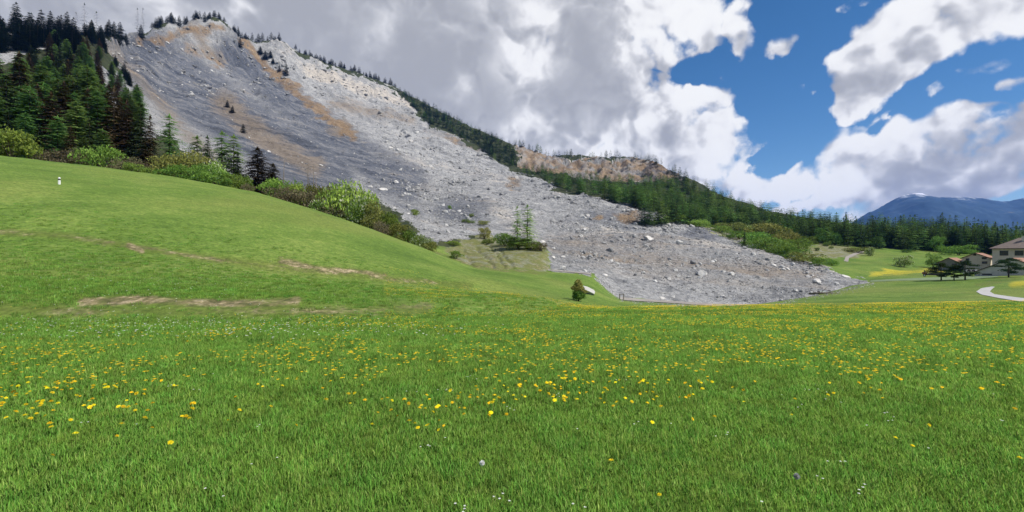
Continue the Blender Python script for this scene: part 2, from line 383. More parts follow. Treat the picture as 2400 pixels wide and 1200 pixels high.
scree |= ((TT > 7.5) & (PXg > 1292) | (TT > 6.6) & (PXg > 1393)) & (PXg < 1500) & (PY0 < 647) & (PY0 > 560)
CLIFF = [(1203,322),(1260,345),(1330,366),(1420,368),(1500,366),(1560,380),(1605,412),(1560,422),(1500,424),(1420,424),(1330,410),(1270,400),(1212,388)]
cliff = inpoly(PXj, PYj, CLIFF) & (TT > 11.5)
DRY = [[(1040,590),(1075,560),(1160,545),(1262,575),(1284,592),(1284,634),(1200,630),(1110,625)], [(1590,520),(1660,534),(1720,545),(1760,560),(1720,566),(1650,540)], [(1860,588),(1930,570),(1990,578),(2025,590),(2010,606),(1900,604)]]
dry = np.zeros(GD.shape, bool)
for p in DRY: dry |= inpoly(PXj, PYj, p) & (TT > 7)
forest_edge_y = np.interp(px_cols, [X0, 0, 400, 900, 1300, 1590, 1660, 1760, 1850, 1950, 2100, 2250, 2400, X1], [900, 900, 900, 900, 540, 526, 532, 545, 565, 572, 583, 590, 600, 600])
forest = behind & ~scree & ~cliff & ~dry & (PY0 < forest_edge_y[None, :]) & (TT > 7.6)
forest &= ~inpoly(PXj, PYj, [(560,420),(1010,575),(1284,640),(1100,660),(900,640),(560,520)])
left_rock = inpoly(PXj, PYj, [(0,60),(60,62),(120,110),(0,150)]) | inpoly(PXj, PYj, [(225,150),(290,180),(350,262),(395,310),(350,330),(250,260)])
forest &= ~left_rock; scree |= left_rock & (TT > 8.5)
grass = ~(scree | cliff | forest)
# relief
a_al = GX * .67 - GD * .74; b_ac = GX * .74 + GD * .67
big = np.clip(GD / 900, 0, 1)
rough = np.where(scree | cliff, 1.0, np.where(forest, .5, 0.0))
for ax in (0, 1):                                                      # soften where kinds meet
    rough = (np.roll(rough, 1, ax) + np.roll(rough, -1, ax) + 2 * rough) / 4
gul = fbm(b_ac, a_al * .22, GZ * .3, 55, 4, .55)
disp = rough * (gul * 10.0 * big + fbm(GX, GD, GZ, 22, 3) * np.clip(GD / 330, .15, 2.2) + fbm(GX, GD, GZ, 5, 3, .6) * np.clip(GD / 420, .22, 1.5))
rid = np.abs(fbm(b_ac + 300, a_al * .5, GZ * .8, 40, 4, .6)) * big * big * rough * -6
front = np.clip((PXg - 1290) / 60, 0, 1) * np.clip((TT - 6) * 2, 0, 1) * np.clip(10.8 - TT, 0, 1) * (scree)
scarp = cliff * (np.abs(fbm(GX * 1.0, GD * .25, GZ * .15, 46, 4, .6)) * -15 + fbm(GX, GD, GZ, 14, 3, .6) * 5)
disp += scarp + rid * 1.5 + front * fbm(GX, GD, GZ, 9, 3, .6) * .55
mead = (grass).astype(float) * np.clip(GD / 40, .0, 1)
disp += mead * (fbm(GX, GD, 0, 9, 3) * .10 + fbm(GX, GD, 0, 30, 2) * .18) + grass * np.clip(GD / 6, 0, 1) * fbm(GX, GD, 0, 2.5, 3) * .035
# drains cut into the old slope below the larches
drain = np.zeros(GD.shape)
for p in ([(1075,583),(1118,628)], [(1112,580),(1160,628)], [(1165,585),(1208,632)], [(1135,565),(1185,630)]):
    drain = np.maximum(drain, edge(distline(PXj, PY0, p), 5, .8) * (TT > 7.3))
disp -= drain * .5
fade_near = np.clip((tt - .5), 0, 1)[:, None]
GZ = GZ + disp * fade_near
PYg = CY - (GZ - ZC) / GD * F
P = np.stack([GX, GD, GZ], -1)

# --- lookups: photo point -> place on the ground
def colf(px): return float(np.interp(px, px_cols, np.arange(NC)))
def _col(arr, c):
    i = min(int(c), NC - 2); s = c - i; return arr[:, i] * (1 - s) + arr[:, i + 1] * s
def at(px, py, tmin=0.0):
    c = colf(px); y = _col(PYg, c); d = _col(GD, c); z = _col(GZ, c)
    r0 = int(np.searchsorted(tt, tmin)); best = y[r0]
    for r in range(r0 + 1, NR):
        if y[r] <= py:
            s = 0 if y[r - 1] == y[r] else min(max((y[r - 1] - py) / (y[r - 1] - y[r]), 0), 1)
            dd = d[r - 1] + (d[r] - d[r - 1]) * s
            return Vector(((px - CX) / F * dd, dd, z[r - 1] + (z[r] - z[r - 1]) * s))
    r = int(np.argmin(y)); return Vector(((px - CX) / F * d[r], d[r], z[r]))
def atD(px, D):
    c = colf(px); d = _col(GD, c); z = _col(GZ, c)
    return Vector(((px - CX) / F * D, D, float(np.interp(D, d, z))))
def atD_many(px, D):
    px, D = np.asarray(px, float), np.asarray(D, float); c = np.clip(np.rint(np.interp(px, px_cols, np.arange(NC))).astype(int), 0, NC - 1); z = np.empty(len(px))
    o = np.argsort(c, kind='stable'); b = np.flatnonzero(np.diff(c[o])) + 1
    for g in np.split(o, b): z[g] = np.interp(D[g], GD[:, c[g[0]]], GZ[:, c[g[0]]])
    return np.stack([(px - CX) / F * D, D, z], 1)
def atXY(x, y): return atD(CX + F * x / max(y, .3), max(y, .3))
def mpp(v): return v.y / F                                             # metres per photo pixel at that depth

# --- colour masks
def blob(cx, cy, rx, ry): return np.clip(1.5 - 1.5 * np.hypot((PXj - cx) / rx, (PYj - cy) / ry), 0, 1)
def streak(pts, w, soft=.8): return edge(distline(PXj, PYj, pts), w, soft)
orange = np.maximum.reduce([streak([(570,95),(620,150),(680,200),(730,240),(790,290),(830,318)], 13), streak([(600,120),(650,175)], 12),
    streak([(330,100),(400,82),(455,72),(520,58)], 17) * .8, streak([(430,100),(490,135),(520,150)], 14) * .6, blob(1468,507,46,13), blob(1398,508,22,6), blob(1203,432,30,20) * .8,
    streak([(1050,320),(1095,345)], 13) * .6, blob(1110,345,30,16) * .7, blob(725,238,22,12), cliff * (.75 + .25 * np.clip(jx * 3, -1, 1)), blob(1310,455,20,8) * .5]) 
tan = np.maximum.reduce([streak([(520,235),(620,320),(690,362),(735,388)], 44, .9) * 1.0, streak([(450,60),(480,110),(520,140)], 26, 1) * .9, streak([(780,235),(880,258),(960,275)], 30, 1) * .75, blob(800,300,45,28) * .8,
    streak([(250,100),(330,190),(430,310),(520,390)], 34, 1) * .75, streak([(1290,560),(1480,568),(1640,560)], 16, 1) * .7, blob(930,368,20,10) * .7, streak([(1300,575),(1600,610),(1900,650)], 80, 1) * .62,
    streak([(1000,300),(1110,340)], 16) * .5, blob(1000,440,60,20) * .35, blob(1080,570,60,30) * .4])
pale = np.maximum.reduce([streak([(715,160),(800,190),(880,212),(965,240)], 22, .9) * .95, streak([(940,372),(1100,400),(1190,430)], 14, 1) * .55, streak([(1150,480),(1255,560)], 34, 1) * .6,
    streak([(1280,548),(1400,548),(1560,560),(1740,584)], 9, 1) * .7, streak([(1740,584),(1860,614),(2000,655)], 10, 1) * .5, blob(670,120,30,30) * .5, blob(1210,335,12,14) * .7])
dark = np.maximum.reduce([streak([(350,140),(480,230),(620,330),(760,400)], 105, .8) * 1.0, streak([(540,120),(700,260),(880,390),(960,430)], 62, .8) * .8, blob(1430,515,180,38) * .45, blob(1080,490,110,50) * .55, streak([(860,430),(980,500)], 30, 1) * .5, blob(1640,545,70,20) * .6, cliff * blob(1545,400,60,40)])  # left-face streaks put cloud shade into the blue-grey rock colour
yellow = np.maximum.reduce([streak([(2040,643),(2110,638),(2210,633)], 11, 1) , streak([(2370,668),(2430,658)], 12, 1) * .9, streak([(1860,722),(2100,722),(2420,716)], 13, 1) * .18])
yellow = yellow * (TT > 3.4)
brown = np.maximum.reduce([streak([(190,705),(330,700),(460,708),(620,708),(700,706)], 17, 1), streak([(300,575),(330,588)], 12) , streak([(660,612),(760,632),(900,645)], 12, 1), streak([(-20,545),(150,552),(330,582),(600,618),(900,652),(1100,668)], 16, 1) * .62,  # the long bank band puts terrace shading into the turf colour
    streak([(100,410),(150,420),(260,440)], 9, 1) * .4, streak([(640,470),(820,530)], 4, 1) * .5, streak([(1020,590),(1120,628),(1280,640)], 5, 1) * .7, streak([(0,725),(350,728),(800,728),(1000,722)], 30, 1) * .52, streak([(2290,668),(2330,662),(2400,650)], 8) * .4,  # lower long bank band: painted bank shading as well
    (dry & (PXg > 1850)) * .35, (dry & (PXg < 1300)) * .45])
brown = brown * (TT > 3.0)
col1 = np.stack([(scree | cliff).astype(float), orange, tan, forest.astype(float)], -1)
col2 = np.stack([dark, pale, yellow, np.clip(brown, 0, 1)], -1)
def blur(a):
    for ax in (0, 1): a = (np.roll(a, 1, ax) + np.roll(a, -1, ax) + 2 * a) / 4
    return a
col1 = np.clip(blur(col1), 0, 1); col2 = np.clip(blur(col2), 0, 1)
dryf = blur(dry.astype(float))

def ground_material(which):
    m, t, b = pmat(which)
    geo = t.new('ShaderNodeNewGeometry').outputs['Position']
    a1 = t.new('ShaderNodeAttribute', attribute_name='kind_a'); a2 = t.new('ShaderNodeAttribute', attribute_name='kind_b')
    s1 = t.new('ShaderNodeSeparateColor'); t.put(s1.inputs[0], a1.outputs['Color']); s2 = t.new('ShaderNodeSeparateColor'); t.put(s2.inputs[0], a2.outputs['Color'])
    _, og, tn = (E(t, s1.outputs[i]) for i in range(3))
    dk, pl, yl = (E(t, s2.outputs[i]) for i in range(3)); br = E(t, a2.outputs['Alpha'])
    def nz(wl, det=3, rough=.6, dist=0): return t.noise(geo, 1 / wl, det, rough, dist)
    b.inputs['Specular IOR Level'].default_value = .1
    if which == 'meadow_turf':
        fine = nz(.9, 4, .8); wide = nz(13, 4, .65)
        g = t.ramp(fine * .45 + wide * .55, [(.38, (.062, .112, .019)), (.5, (.098, .160, .029)), (.62, (.160, .212, .050))])
        g = t.mix(t.sstep(nz(28, 3, .6), .45, .65) * .45, g, (.150, .172, .045))
        dr = t.attr('dry', 'Fac')
        dryc = t.ramp(fine, [(.3, (.10, .11, .045)), (.5, (.19, .17, .09)), (.7, (.12, .145, .045))])
        g = t.mix(dr * .85, g, dryc); g = t.mix(dr * t.sstep(nz(5, 5, .7), .46, .58), g, t.ramp(fine, [(.4, (.16, .155, .15)), (.6, (.36, .35, .33))]))
        g = t.mix(t.sstep(br + (wide - .5) * .5, .08, .5) * .6, g, (.085, .105, .024))  # olive darkening; along the bank bands it is painted shade
        bare = t.ramp(fine, [(.36, (.06, .065, .025)), (.5, (.15, .125, .07)), (.64, (.36, .29, .20))])
        rag = nz(2.6, 6, .8)
        g = t.mix(t.sstep(br * .95 + (rag - .5) * 2.2, .36, .85) * .9, g, bare)
        g = t.mix(t.sstep(yl + (fine - .5) * 1.6 + (wide - .5) * .8, .25, 1.15) * .75, g, (.44, .36, .03))
        g = t.mix(.45, g, t.mix(1.0, g, t.ramp(nz(.28, 3, .8), [(.36, (.35, .38, .3)), (.62, (1.9, 1.8, 1.6))]), 'MULTIPLY'))
        t.put(b.inputs['Base Color'], g)
    elif which == 'forest_floor':
        t.put(b.inputs['Base Color'], t.ramp(nz(5, 3), [(.35, (.018, .026, .012)), (.65, (.055, .062, .028))]))
    else:
        n1 = nz(14, 4, .7); n2 = nz(1.7, 4, .8)
        st = t.new('ShaderNodeMapping'); st.inputs['Rotation'].default_value = (0, 0, R(47.8)); st.inputs['Scale'].default_value = (.25, 1, .35); t.put(st.inputs[0], geo)
        ns = t.noise(st.outputs[0], 1 / 18, 5, .7)
        s = t.ramp(n2 * .45 + n1 * .25 + ns * .3, [(.38, (.105, .107, .112)), (.47, (.235, .236, .238)), (.53, (.335, .332, .327)), (.62, (.52, .51, .49))])
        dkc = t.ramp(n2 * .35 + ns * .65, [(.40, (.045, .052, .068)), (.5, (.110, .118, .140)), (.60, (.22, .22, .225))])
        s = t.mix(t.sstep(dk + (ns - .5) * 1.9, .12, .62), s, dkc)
        tnc = t.ramp(n2 * .5 + ns * .5, [(.35, (.115, .09, .066)), (.65, (.27, .22, .17))])
        s = t.mix(t.sstep(tn + (ns - .5) * 1.8 + (n1 - .5) * .8, .15, 1.0) * .85, s, tnc)
        ogc = t.ramp(n2 * .5 + ns * .5, [(.36, (.085, .058, .036)), (.5, (.20, .135, .078)), (.64, (.34, .25, .16))])
        s = t.mix(t.sstep(og + (ns - .5) * 1.7 + (n1 - .5) * 1.0, .15, .95) * .9, s, ogc)
        plc = t.ramp(n2 * .6 + n1 * .4, [(.35, (.22, .20, .18)), (.6, (.52, .47, .41))])
        s = t.mix(t.sstep(pl + (n1 - .5) * 1.8, .2, 1.0), s, plc)
        t.put(b.inputs['Base Color'], s)
        bn = t.new('ShaderNodeBump'); bn.inputs['Strength'].default_value = 1.0; bn.inputs['Distance'].default_value = 1.0
        t.put(bn.inputs['Height'], n2 * 1.4 + ns * 9.0); t.put(b.inputs['Normal'], bn.outputs[0])
    return m
for k in ('meadow_turf', 'landslide_rock', 'forest_floor'): M[k] = ground_material(k)
idx = np.arange(NR * NC).reshape(NR, NC)
quads = np.stack([idx[:-1, :-1], idx[:-1, 1:], idx[1:, 1:], idx[1:, :-1]], -1).reshape(-1, 4)
cls = np.where(scree | cliff, 1, np.where(forest, 2, 0))
qc = cls[:-1, :-1].ravel()
def submesh(name, sel, mt):
    q = quads[sel]; used, inv = np.unique(q, return_inverse=True)
    me = mesh(name, P.reshape(-1, 3)[used], inv.reshape(-1, 4), M[mt], True)
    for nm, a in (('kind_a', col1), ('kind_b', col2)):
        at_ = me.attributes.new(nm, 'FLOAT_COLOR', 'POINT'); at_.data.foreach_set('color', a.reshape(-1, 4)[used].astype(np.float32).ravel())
    at_ = me.attributes.new('dry', 'FLOAT', 'POINT'); at_.data.foreach_set('value', dryf.ravel()[used].astype(np.float32))
    return tag(obj(name, me), kind='structure')
submesh('meadow', qc == 0, 'meadow_turf')
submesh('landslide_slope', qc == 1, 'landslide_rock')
submesh('forest_slope', qc == 2, 'forest_floor')
me = MB().poly([(-90, -60, -.06), (90, -60, -.06), (90, 8, -.06), (-90, 8, -.06)], [(0, 1, 2, 3)]).mesh('meadow_behind', M['meadow_turf'])
tag(obj('meadow_ground', me), kind='structure')

# ------------------------------------------------------------------ rocks
def rock_mesh(seed, sub=0):
    r = np.random.default_rng(seed)
    import bmesh
    bm = bmesh.new(); bmesh.ops.create_icosphere(bm, subdivisions=1 + sub, radius=1.0)
    v = np.array([q.co[:] for q in bm.verts]); f = np.array([[q.index for q in p.verts] for p in bm.faces]); bm.free()
    for _ in range(9 if sub else 5):                                   # chop flat faces
        n = r.normal(size=3); n /= np.linalg.norm(n); h = r.uniform(.45, .8)
        d = v @ n; v = v - np.outer(np.maximum(d - h, 0), n)
    v += r.normal(size=v.shape) * .03
    return v, f
def rock_mat(name, lo, hi, tint=None):
    m, t, b = pmat(name)
    g = t.new('ShaderNodeNewGeometry'); oi = t.new('ShaderNodeObjectInfo')
    rr = E(t, g.outputs['Random Per Island']) if tint == 'island' else E(t, oi.outputs['Random'])
    n = t.noise(g.outputs['Position'], 1.6, 4, .7)
    t.put(b.inputs['Base Color'], t.ramp(rr * .75 + (n - .5) * .8 + .12, [(0, lo), (.55, tuple((p + q) / 2 * .85 for p, q in zip(lo, hi))), (.85, hi), (1, tuple(min(.66, q * 1.35) for q in hi))]))
    return m
M['rock'] = rock_mat('grey_rock', (.09, .09, .094), (.50, .485, .46), 'island')
M['boulder'] = rock_mat('grey_boulder', (.16, .16, .162), (.46, .45, .43))
M['white_boulder'] = simple('pale_boulder', (.50, .48, .45), .25, .8, .9, .3)
ROCKS = [rock_mesh(100 + i) for i in range(7)]
scree_like = scree | cliff
vis_y = np.minimum.accumulate(PYg, axis=0)
def scree_at(px, py):
    c = int(round(colf(px)))
    r = int(np.argmax(vis_y[:, c] <= py)); 
    return (r > 0) and scree[r, c] and abs(PYg[r, c] - py) < 6
def in_band(px, py):                                                   # how blocky the debris is here
    k = .4 if px > 880 else .13
    if px > 1290: k = 1.0
    if 840 < px < 1100 and 420 < py < 560: k = 1.1
    if py < 230: k = .35
    return k
def flow_rot(): return random.gauss(-.6, .5)
big_spots = []
rv, rf, nb = [], [], 0
cnt = 0
while cnt < 21000:
    px = random.uniform(240, 2035); py = random.uniform(60, 716)
    if not scree_at(px, py) or random.random() > in_band(px, py): continue
    p = at(px, py)
    c_ = int(colf(px)); r_ = int(np.argmax(vis_y[:, c_] <= py)); s_px = min(1.25 * math.exp(jx[r_, c_] * 1.2) * random.paretovariate(2.0), 11.0) * (1.0 if px > 880 else .8)
    s = s_px * mpp(p) * .5
    if s_px > 5.2 and py > 225: big_spots.append((s_px, px, py)); cnt += 1; continue
    v, f = random.choice(ROCKS)
    sx, sy, sz = s * random.uniform(1.0, 2.1), s * random.uniform(.8, 1.4), s * random.uniform(.45, .95)
    m = Matrix.Rotation(flow_rot(), 3, 'Z') @ Matrix.Rotation(random.gauss(0, .35), 3, 'X') @ Matrix.Rotation(random.gauss(.25, .35), 3, 'Y') @ Matrix.Diagonal((sx, sy, sz))
    rv.append(v @ np.array(m).T + np.array(p) + np.array((0, 0, sz * .15))); rf.append(f + nb); nb += len(v); cnt += 1
for _ in range(1900):                                                    # stones that rolled past the toe onto the grass
    px = random.uniform(1395, 2050); ty = float(np.interp(px, [1395,1452,1560,1700,1780,1830,1880,1930,1990,2050], [650,699,710,717,717,710,695,690,674,662])); p = at(px, ty + abs(random.gauss(0, 4.5)), 4.0); s = random.uniform(.5, 1.5) * mpp(p); v, f = random.choice(ROCKS)
    rv.append(v * np.array((s * 1.3, s, s * .7)) + np.array(p)); rf.append(f + nb); nb += len(v)
rubble = obj('rubble', mesh('rubble', np.concatenate(rv), np.concatenate(rf), M['rock']))
tag(rubble, 'loose grey rubble covering the landslide debris', 'rubble', kind='stuff')
BOULD = [mesh('boulder', *rock_mesh(300 + i, 1), M['boulder']) for i in range(8)]
WBOULD = [mesh('pale_boulder', *rock_mesh(400 + i, 1), M['white_boulder']) for i in range(4)]
def boulder(px, py, w, h, label, white=False, name='boulder', group=None, tmin=0, rz=None, flat=.8):
    p = at(px, py, tmin); k = mpp(p)
    o = obj(name, random.choice(WBOULD if white else BOULD))
    o.scale = (w * k * .62, w * k * .5, h * k * .62)
    o.rotation_euler = (random.gauss(0, .12), random.gauss(.18, .15), random.uniform(-.7, .3) if rz is None else rz)
    o.location = p + Vector((0, w * k * .15, h * k * .22))
    return tag(o, label, 'boulder', group)
NAMED = [
 (1645,645,22,17,'large upright pale boulder in the middle of the debris front',True), (1627,618,16,12,'blue-grey block with a shaded left side just above the large pale boulder',False),
 (1716,645,12,10,'small light boulder to the right of the large pale boulder',True), (1593,573,22,13,'dark grey block perched on the crest line of the debris front',False),
 (1520,562,24,13,'cream coloured block on the debris crest below the bare orange patch',True), (1490,556,14,9,'grey block beside the cream block on the debris crest',False),
 (1317,632,18,12,'white pointed boulder at the left foot of the debris above the grass',True), (1372,636,10,5,'small white flat stone on the ledge above the grass bank',True),
 (1419,647,13,9,'white slab stone near the top left corner of the debris front',True), (1297,520,22,10,'long grey slab lying right of the larch pair',False),
 (1272,574,15,17,'pale wedge shaped boulder beside the uprooted roots near the larches',True), (1057,434,16,8,'single rounded grey boulder high on the smooth scree',False),
 (1983,650,22,7,'long white slab on the right end of the debris crest',True), (1916,663,18,12,'white angular boulder near the right toe of the debris',True),
 (1896,650,12,7,'leaning white slab near the right toe of the debris',True), (1770,578,26,8,'long pale slab on the debris crest near the leaning pole',True),
 (447,223,14,7,'lone pale block high on the dark left rock face',True), (812,441,18,8,'flat grey slab above the round bush at the edge of the scree',False),
 (897,446,20,9,'pale flat slab in the blocky scree right of the round bush',True), (868,440,12,8,'light block among rubble just right of the round bush top',True),
 (753,389,11,6,'pale oval stone on the scree above the dead snags',True), (630,356,8,5,'small white stone on the scree right of the dark spruce top',True),
 (1080,504,9,7,'small white stone on the scree left of the larches',True), (957,502,9,6,'white stone beside the lone round shrub on the scree',True),
 (1552,700,14,7,'pale stone at the foot of the debris near the dirt road',True), (1430,590,18,12,'pinkish block at the left side of the debris front',False),
]
for px, py, w, h, lab, wh in NAMED: boulder(px, py, w, h, lab, wh, tmin=5.9)
def block_where(px, py):
    if px < 700: return 'on the steep left rock face'
    if px < 1000: return 'on the upper scree below the pale scarp' if py < 330 else ('on the scree above the bush row' if py < 440 else 'in the blocky scree beside the big round bush')
    if px < 1290: return 'on the upper scree below the wooded spur' if py < 400 else ('on the smooth scree above the larch pair' if py < 500 else 'at the foot of the scree near the larches')
    if py < 548: return 'on the upper debris lobe left of the orange patch' if px < 1430 else 'on the upper debris lobe near the orange patch'
    k = 'near the crest of the debris front' if py < 610 else ('halfway up the debris front' if py < 665 else 'low on the debris front')
    return k + (' on its left side' if px < 1480 else ' in the middle' if px < 1720 else ' towards its right end')
for s_px, px, py in sorted(big_spots, reverse=True)[:270]:
    wh = random.random() < .07
    boulder(px, py, s_px * 1.0, s_px * .65, ('pale' if wh else 'grey') + (' broad' if s_px > 8.5 else '') + ' loose block ' + block_where(px, py), wh, group='loose blocks on the landslide', tmin=5.9)

# the stranded slab in the meadow, cracked brown boulder at the hill's edge
def slab(px, py, w, h, label):
    p = at(px, py, 5); k = mpp(p); L, H = w * k, h * k
    pts = [(-.5, .18), (-.47, .62), (-.12, .5), (.42, .05), (.5, -.18), (.4, -.52), (.05, -.2)]
    mb = MB(); mb.prism([(x * L, z * H) for x, z in pts], 0, L * .55)
    o = mb.build('stranded_slab', M['white_boulder']); o.location = p + Vector((0, 0, H * .5)); o.rotation_euler = (R(-35), 0, R(8))
    return tag(o, label, 'boulder')
slab(1381, 692, 27, 20, 'flat grey slab stranded on the grass right of the small flowering tree')
boulder(929, 548, 17, 11, 'brown cracked boulder half hidden under bushes at the edge of the green hill', tmin=7.0)
boulder(908, 546, 9, 6, 'small brown stone left of the cracked boulder under the bushes', tmin=7.0)

# ------------------------------------------------------------------ trees
def conifer_crown(seed, h, r, base=.08, whorls=22, nb=7, seg=6, power=.85, droop=.25, lift=.1, spray=.36, sparse=0.0, double=True, top=0.02):
    rg = random.Random(seed); V = []; T = []
    for i in range(whorls):
        t = (i + rg.uniform(-.3, .3)) / whorls; t = min(max(t, 0), .995)
        z0 = h * (base + (1 - base) * t)
        L0 = r * ((1 - t) ** power * .93 + top + .03) * (.55 + .45 * min(1, t * 7 + .45))
        for j in range(nb if t < .85 else max(4, nb - 2)):
            if rg.random() < sparse: continue
            a = 2.4 * i + 2 * math.pi * j / nb + rg.uniform(-.35, .35); L = L0 * rg.uniform(.6, 1.15)
            ca, sa = math.cos(a), math.sin(a); dr = droop * rg.uniform(.5, 1.4); z1 = z0 + rg.uniform(-.012, .012) * h
            for k in range(seg):
                s = (k + .75) / seg; x = s * L; z = z1 + (lift * s - dr * s * s) * L
                w = spray * L * (1.15 - .75 * s) * rg.uniform(.6, 1.2) + .012 * h
                for sd_ in ((-1, 1) if double else (rg.choice((-1, 1)),)):
                    ox, oy = x + w * .55, sd_ * w * .75; dz = -w * rg.uniform(.1, .5)
                    q = len(V)
                    for lx, ly, lz in ((x - w * .18, 0, z), (x + w * .1, sd_ * w * .28, z + dz * .1), (ox, oy, z + dz), (x + w * .45, sd_ * w * .1, z + dz * .4)):
                        V.append((lx * ca - ly * sa, lx * sa + ly * ca, lz))
                    T.append((q, q + 1, q + 2, q + 3))
    w = r * .05 + .01 * h
    q = len(V); V += [(-w, 0, h * .93), (w, 0, h * .93), (0, 0, h * 1.01), (0, -w, h * .93), (0, w, h * .93)]; T += [(q, q + 1, q + 2, q + 2), (q + 3, q + 4, q + 2, q + 2)]
    return np.array(V), np.array([t for t in T])
def fix(T): return [tuple(dict.fromkeys(t.tolist())) for t in T]
def crown_mesh(name, mat, *a, **k):
    V, T = conifer_crown(*a, **k); return mesh(name, V, fix(T), mat)
def trunk_mesh(h, r, lean=0.0, mat='bark'):
    mb = MB(); mb.tube([(0, 0, -.6), (lean * .2, 0, h * .25), (lean * .5, 0, h * .6), (lean, 0, h * .97)], [r, r * .8, r * .5, r * .08], 7)
    return mb.mesh('trunk', M[mat], True)
KIND = {
 'larch_l': dict(r=5.0, h=20, kw=dict(base=.14, power=.5, droop=.30, lift=.15, whorls=22, nb=6, seg=6, spray=.34, sparse=.15), mat='larch_light'),
 'spruce': dict(r=5.2, h=20, kw=dict(base=.04, power=.78, droop=.42, lift=.12, whorls=26, nb=8, seg=6), mat='spruce'),
 'brown': dict(r=5.4, h=20, kw=dict(base=.03, power=.75, droop=.45, lift=.1, whorls=26, nb=8, seg=6), mat='spruce_brown'),
 'larch': dict(r=5.2, h=20, kw=dict(base=.10, power=.5, droop=.30, lift=.15, whorls=24, nb=7, seg=6, spray=.40, sparse=.05), mat='larch'),
}
TREES = {}
for kd, q in KIND.items():
    TREES[kd] = [(trunk_mesh(q['h'], .26), crown_mesh('crown', M[q['mat']], 50 + i * 7 + len(kd), q['h'], q['r'], **q['kw'])) for i in range(3)]
def plant_tree(kd, p, h, name, label, cat='tree', group=None, wide=1.0, rz=None):
    tm, cm = random.choice(TREES[kd])
    e = empty(name, p, random.uniform(0, 6.28) if rz is None else rz); s = h / KIND[kd]['h']; e.scale = (s * wide, s * wide, s)
    obj('trunk', tm, e); obj('crown', cm, e)
    return tag(e, label, cat, group)
# the wood on the left slope: named ones in front, then the crowd
def tree_px(kd, px, base, top, name, label, group=None, D=None, wide=1.0):
    p = atD(px, D) if D else at(px, base, 7.5)
    top_z = ZC + (CY - top) / F * p.y
    return plant_tree(kd, p, top_z - p.z, name, label, group=group, wide=wide)
NMT = [
 ('brown', 268, 200, 122, 1.0, 'spruce_tree', 'tall reddish brown spruce with a bare grey trunk in front of the left wood'),
 ('brown', 298, 232, 122, .95, 'spruce_tree', 'reddish brown spruce second from the right end of the left wood'),
 ('spruce', 330, 240, 121, 1.0, 'spruce_tree', 'dark brown-green spruce third from the right end of the left wood'),
 ('brown', 352, 268, 120, .9, 'spruce_tree', 'smaller dark spruce at the right end of the left wood'),
 ('larch_l', 397, 266, 124, 1.15, 'larch_tree', 'slender fresh green larch standing alone right of the left wood'),
 ('larch_l', 462, 316, 126, 1.5, 'larch_tree', 'small green larch next to a narrow dark spruce'),
 ('spruce', 486, 316, 126, .95, 'spruce_tree', 'narrow dark spruce between two groups of larches'),
 ('larch_l', 520, 306, 128, 1.4, 'larch_tree', 'pale green larch left of its twin below the scree'),
 ('larch_l', 548, 314, 128, 1.3, 'larch_tree', 'pale green larch right of its twin below the scree'),
 ('spruce', 557, 358, 124, 1.2, 'spruce_tree', 'short dark spruce at the foot of the twin larches'),
 ('brown', 604, 344, 128, 2.0, 'spruce_tree', 'broad dark brown spruce standing apart below the scree'),
 ('brown', 640, 382, 128, 2.2, 'spruce_tree', 'shorter dark spruce leaning on the right of the broad one'),
 ('larch_l', 1212, 481, 146, 1.0, 'larch_tree', 'left larch of the pair with a bare dark trunk below the scree'),
 ('larch_l', 1236, 478, 148, 1.35, 'larch_tree', 'right bushier larch of the pair below the scree'),
 ('spruce', 1745, 538, 246, 1.0, 'spruce_tree', 'dark little spruce among pale bushes right of the debris'),
]
for kd, px, top, D, wd, nm, lab in NMT: tree_px(kd, px, 0, top, nm, lab, D=D, wide=wd)
LW = [(15,170,130,'spruce'),(45,120,150,'brown'),(70,200,128,'larch'),(95,150,160,'larch'),(120,215,130,'brown'),(150,190,140,'brown'),(178,235,125,'larch'),(205,150,165,'larch'),(228,210,132,'larch'),(250,250,122,'spruce'),(-15,200,125,'larch'),(135,270,118,'larch'),(60,262,120,'larch'),(20,250,118,'spruce'),(90,290,116,'spruce'),(165,295,116,'brown'),(210,275,118,'spruce'),(195,320,114,'larch'),(240,300,116,'larch')]
for px, top, D, kd in LW:
    tree_px(kd, px, 0, top, 'larch_tree' if kd == 'larch' else 'spruce_tree', {'larch': 'green larch in the front rows of the left wood', 'spruce': 'dark spruce in the front rows of the left wood', 'brown': 'browned spruce in the front rows of the left wood'}[kd] + (' at the picture edge' if px < 50 else ' behind the brown thicket' if 100 < px < 200 else ' above the rounded green bush' if px >= 200 else ' above the bright bush') + (', tall' if top < 200 else ''), 'front rows of the left wood', D=D, wide=1.25)
n = 0
WOODP = [(-60,150),(60,160),(110,110),(180,110),(235,120),(262,170),(300,230),(330,280),(350,330),(300,360),(-60,360)]
while n < 130:
    px, py = random.uniform(-60, 350), random.uniform(105, 350)
    if not inpoly(np.array([px]), np.array([py]), WOODP)[0]: continue
    kd = random.choices(('larch', 'spruce', 'brown'), (.5, .25, .25))[0]
    p = at(px, py, 7.9)
    if p.y > 420: continue
    hh = random.uniform(13, 19) * (1 if p.y < 300 else .85)
    lab = {'larch': 'green larch', 'spruce': 'dark spruce', 'brown': 'browned spruce'}[kd] + (', tall,' if hh > 16.5 else ', low,' if hh < 13.5 else '') + (' in the upper rows' if py < 190 else ' in the middle rows' if py < 270 else ' in the lower rows') + ' of the steep left wood' + (' at the edge' if px < 60 else ' near the rock face' if px > 210 else ' centre')
    plant_tree(kd, p, hh, 'larch_tree' if kd == 'larch' else 'spruce_tree', lab, group='steep wood on the left slope', wide=1.15); n += 1
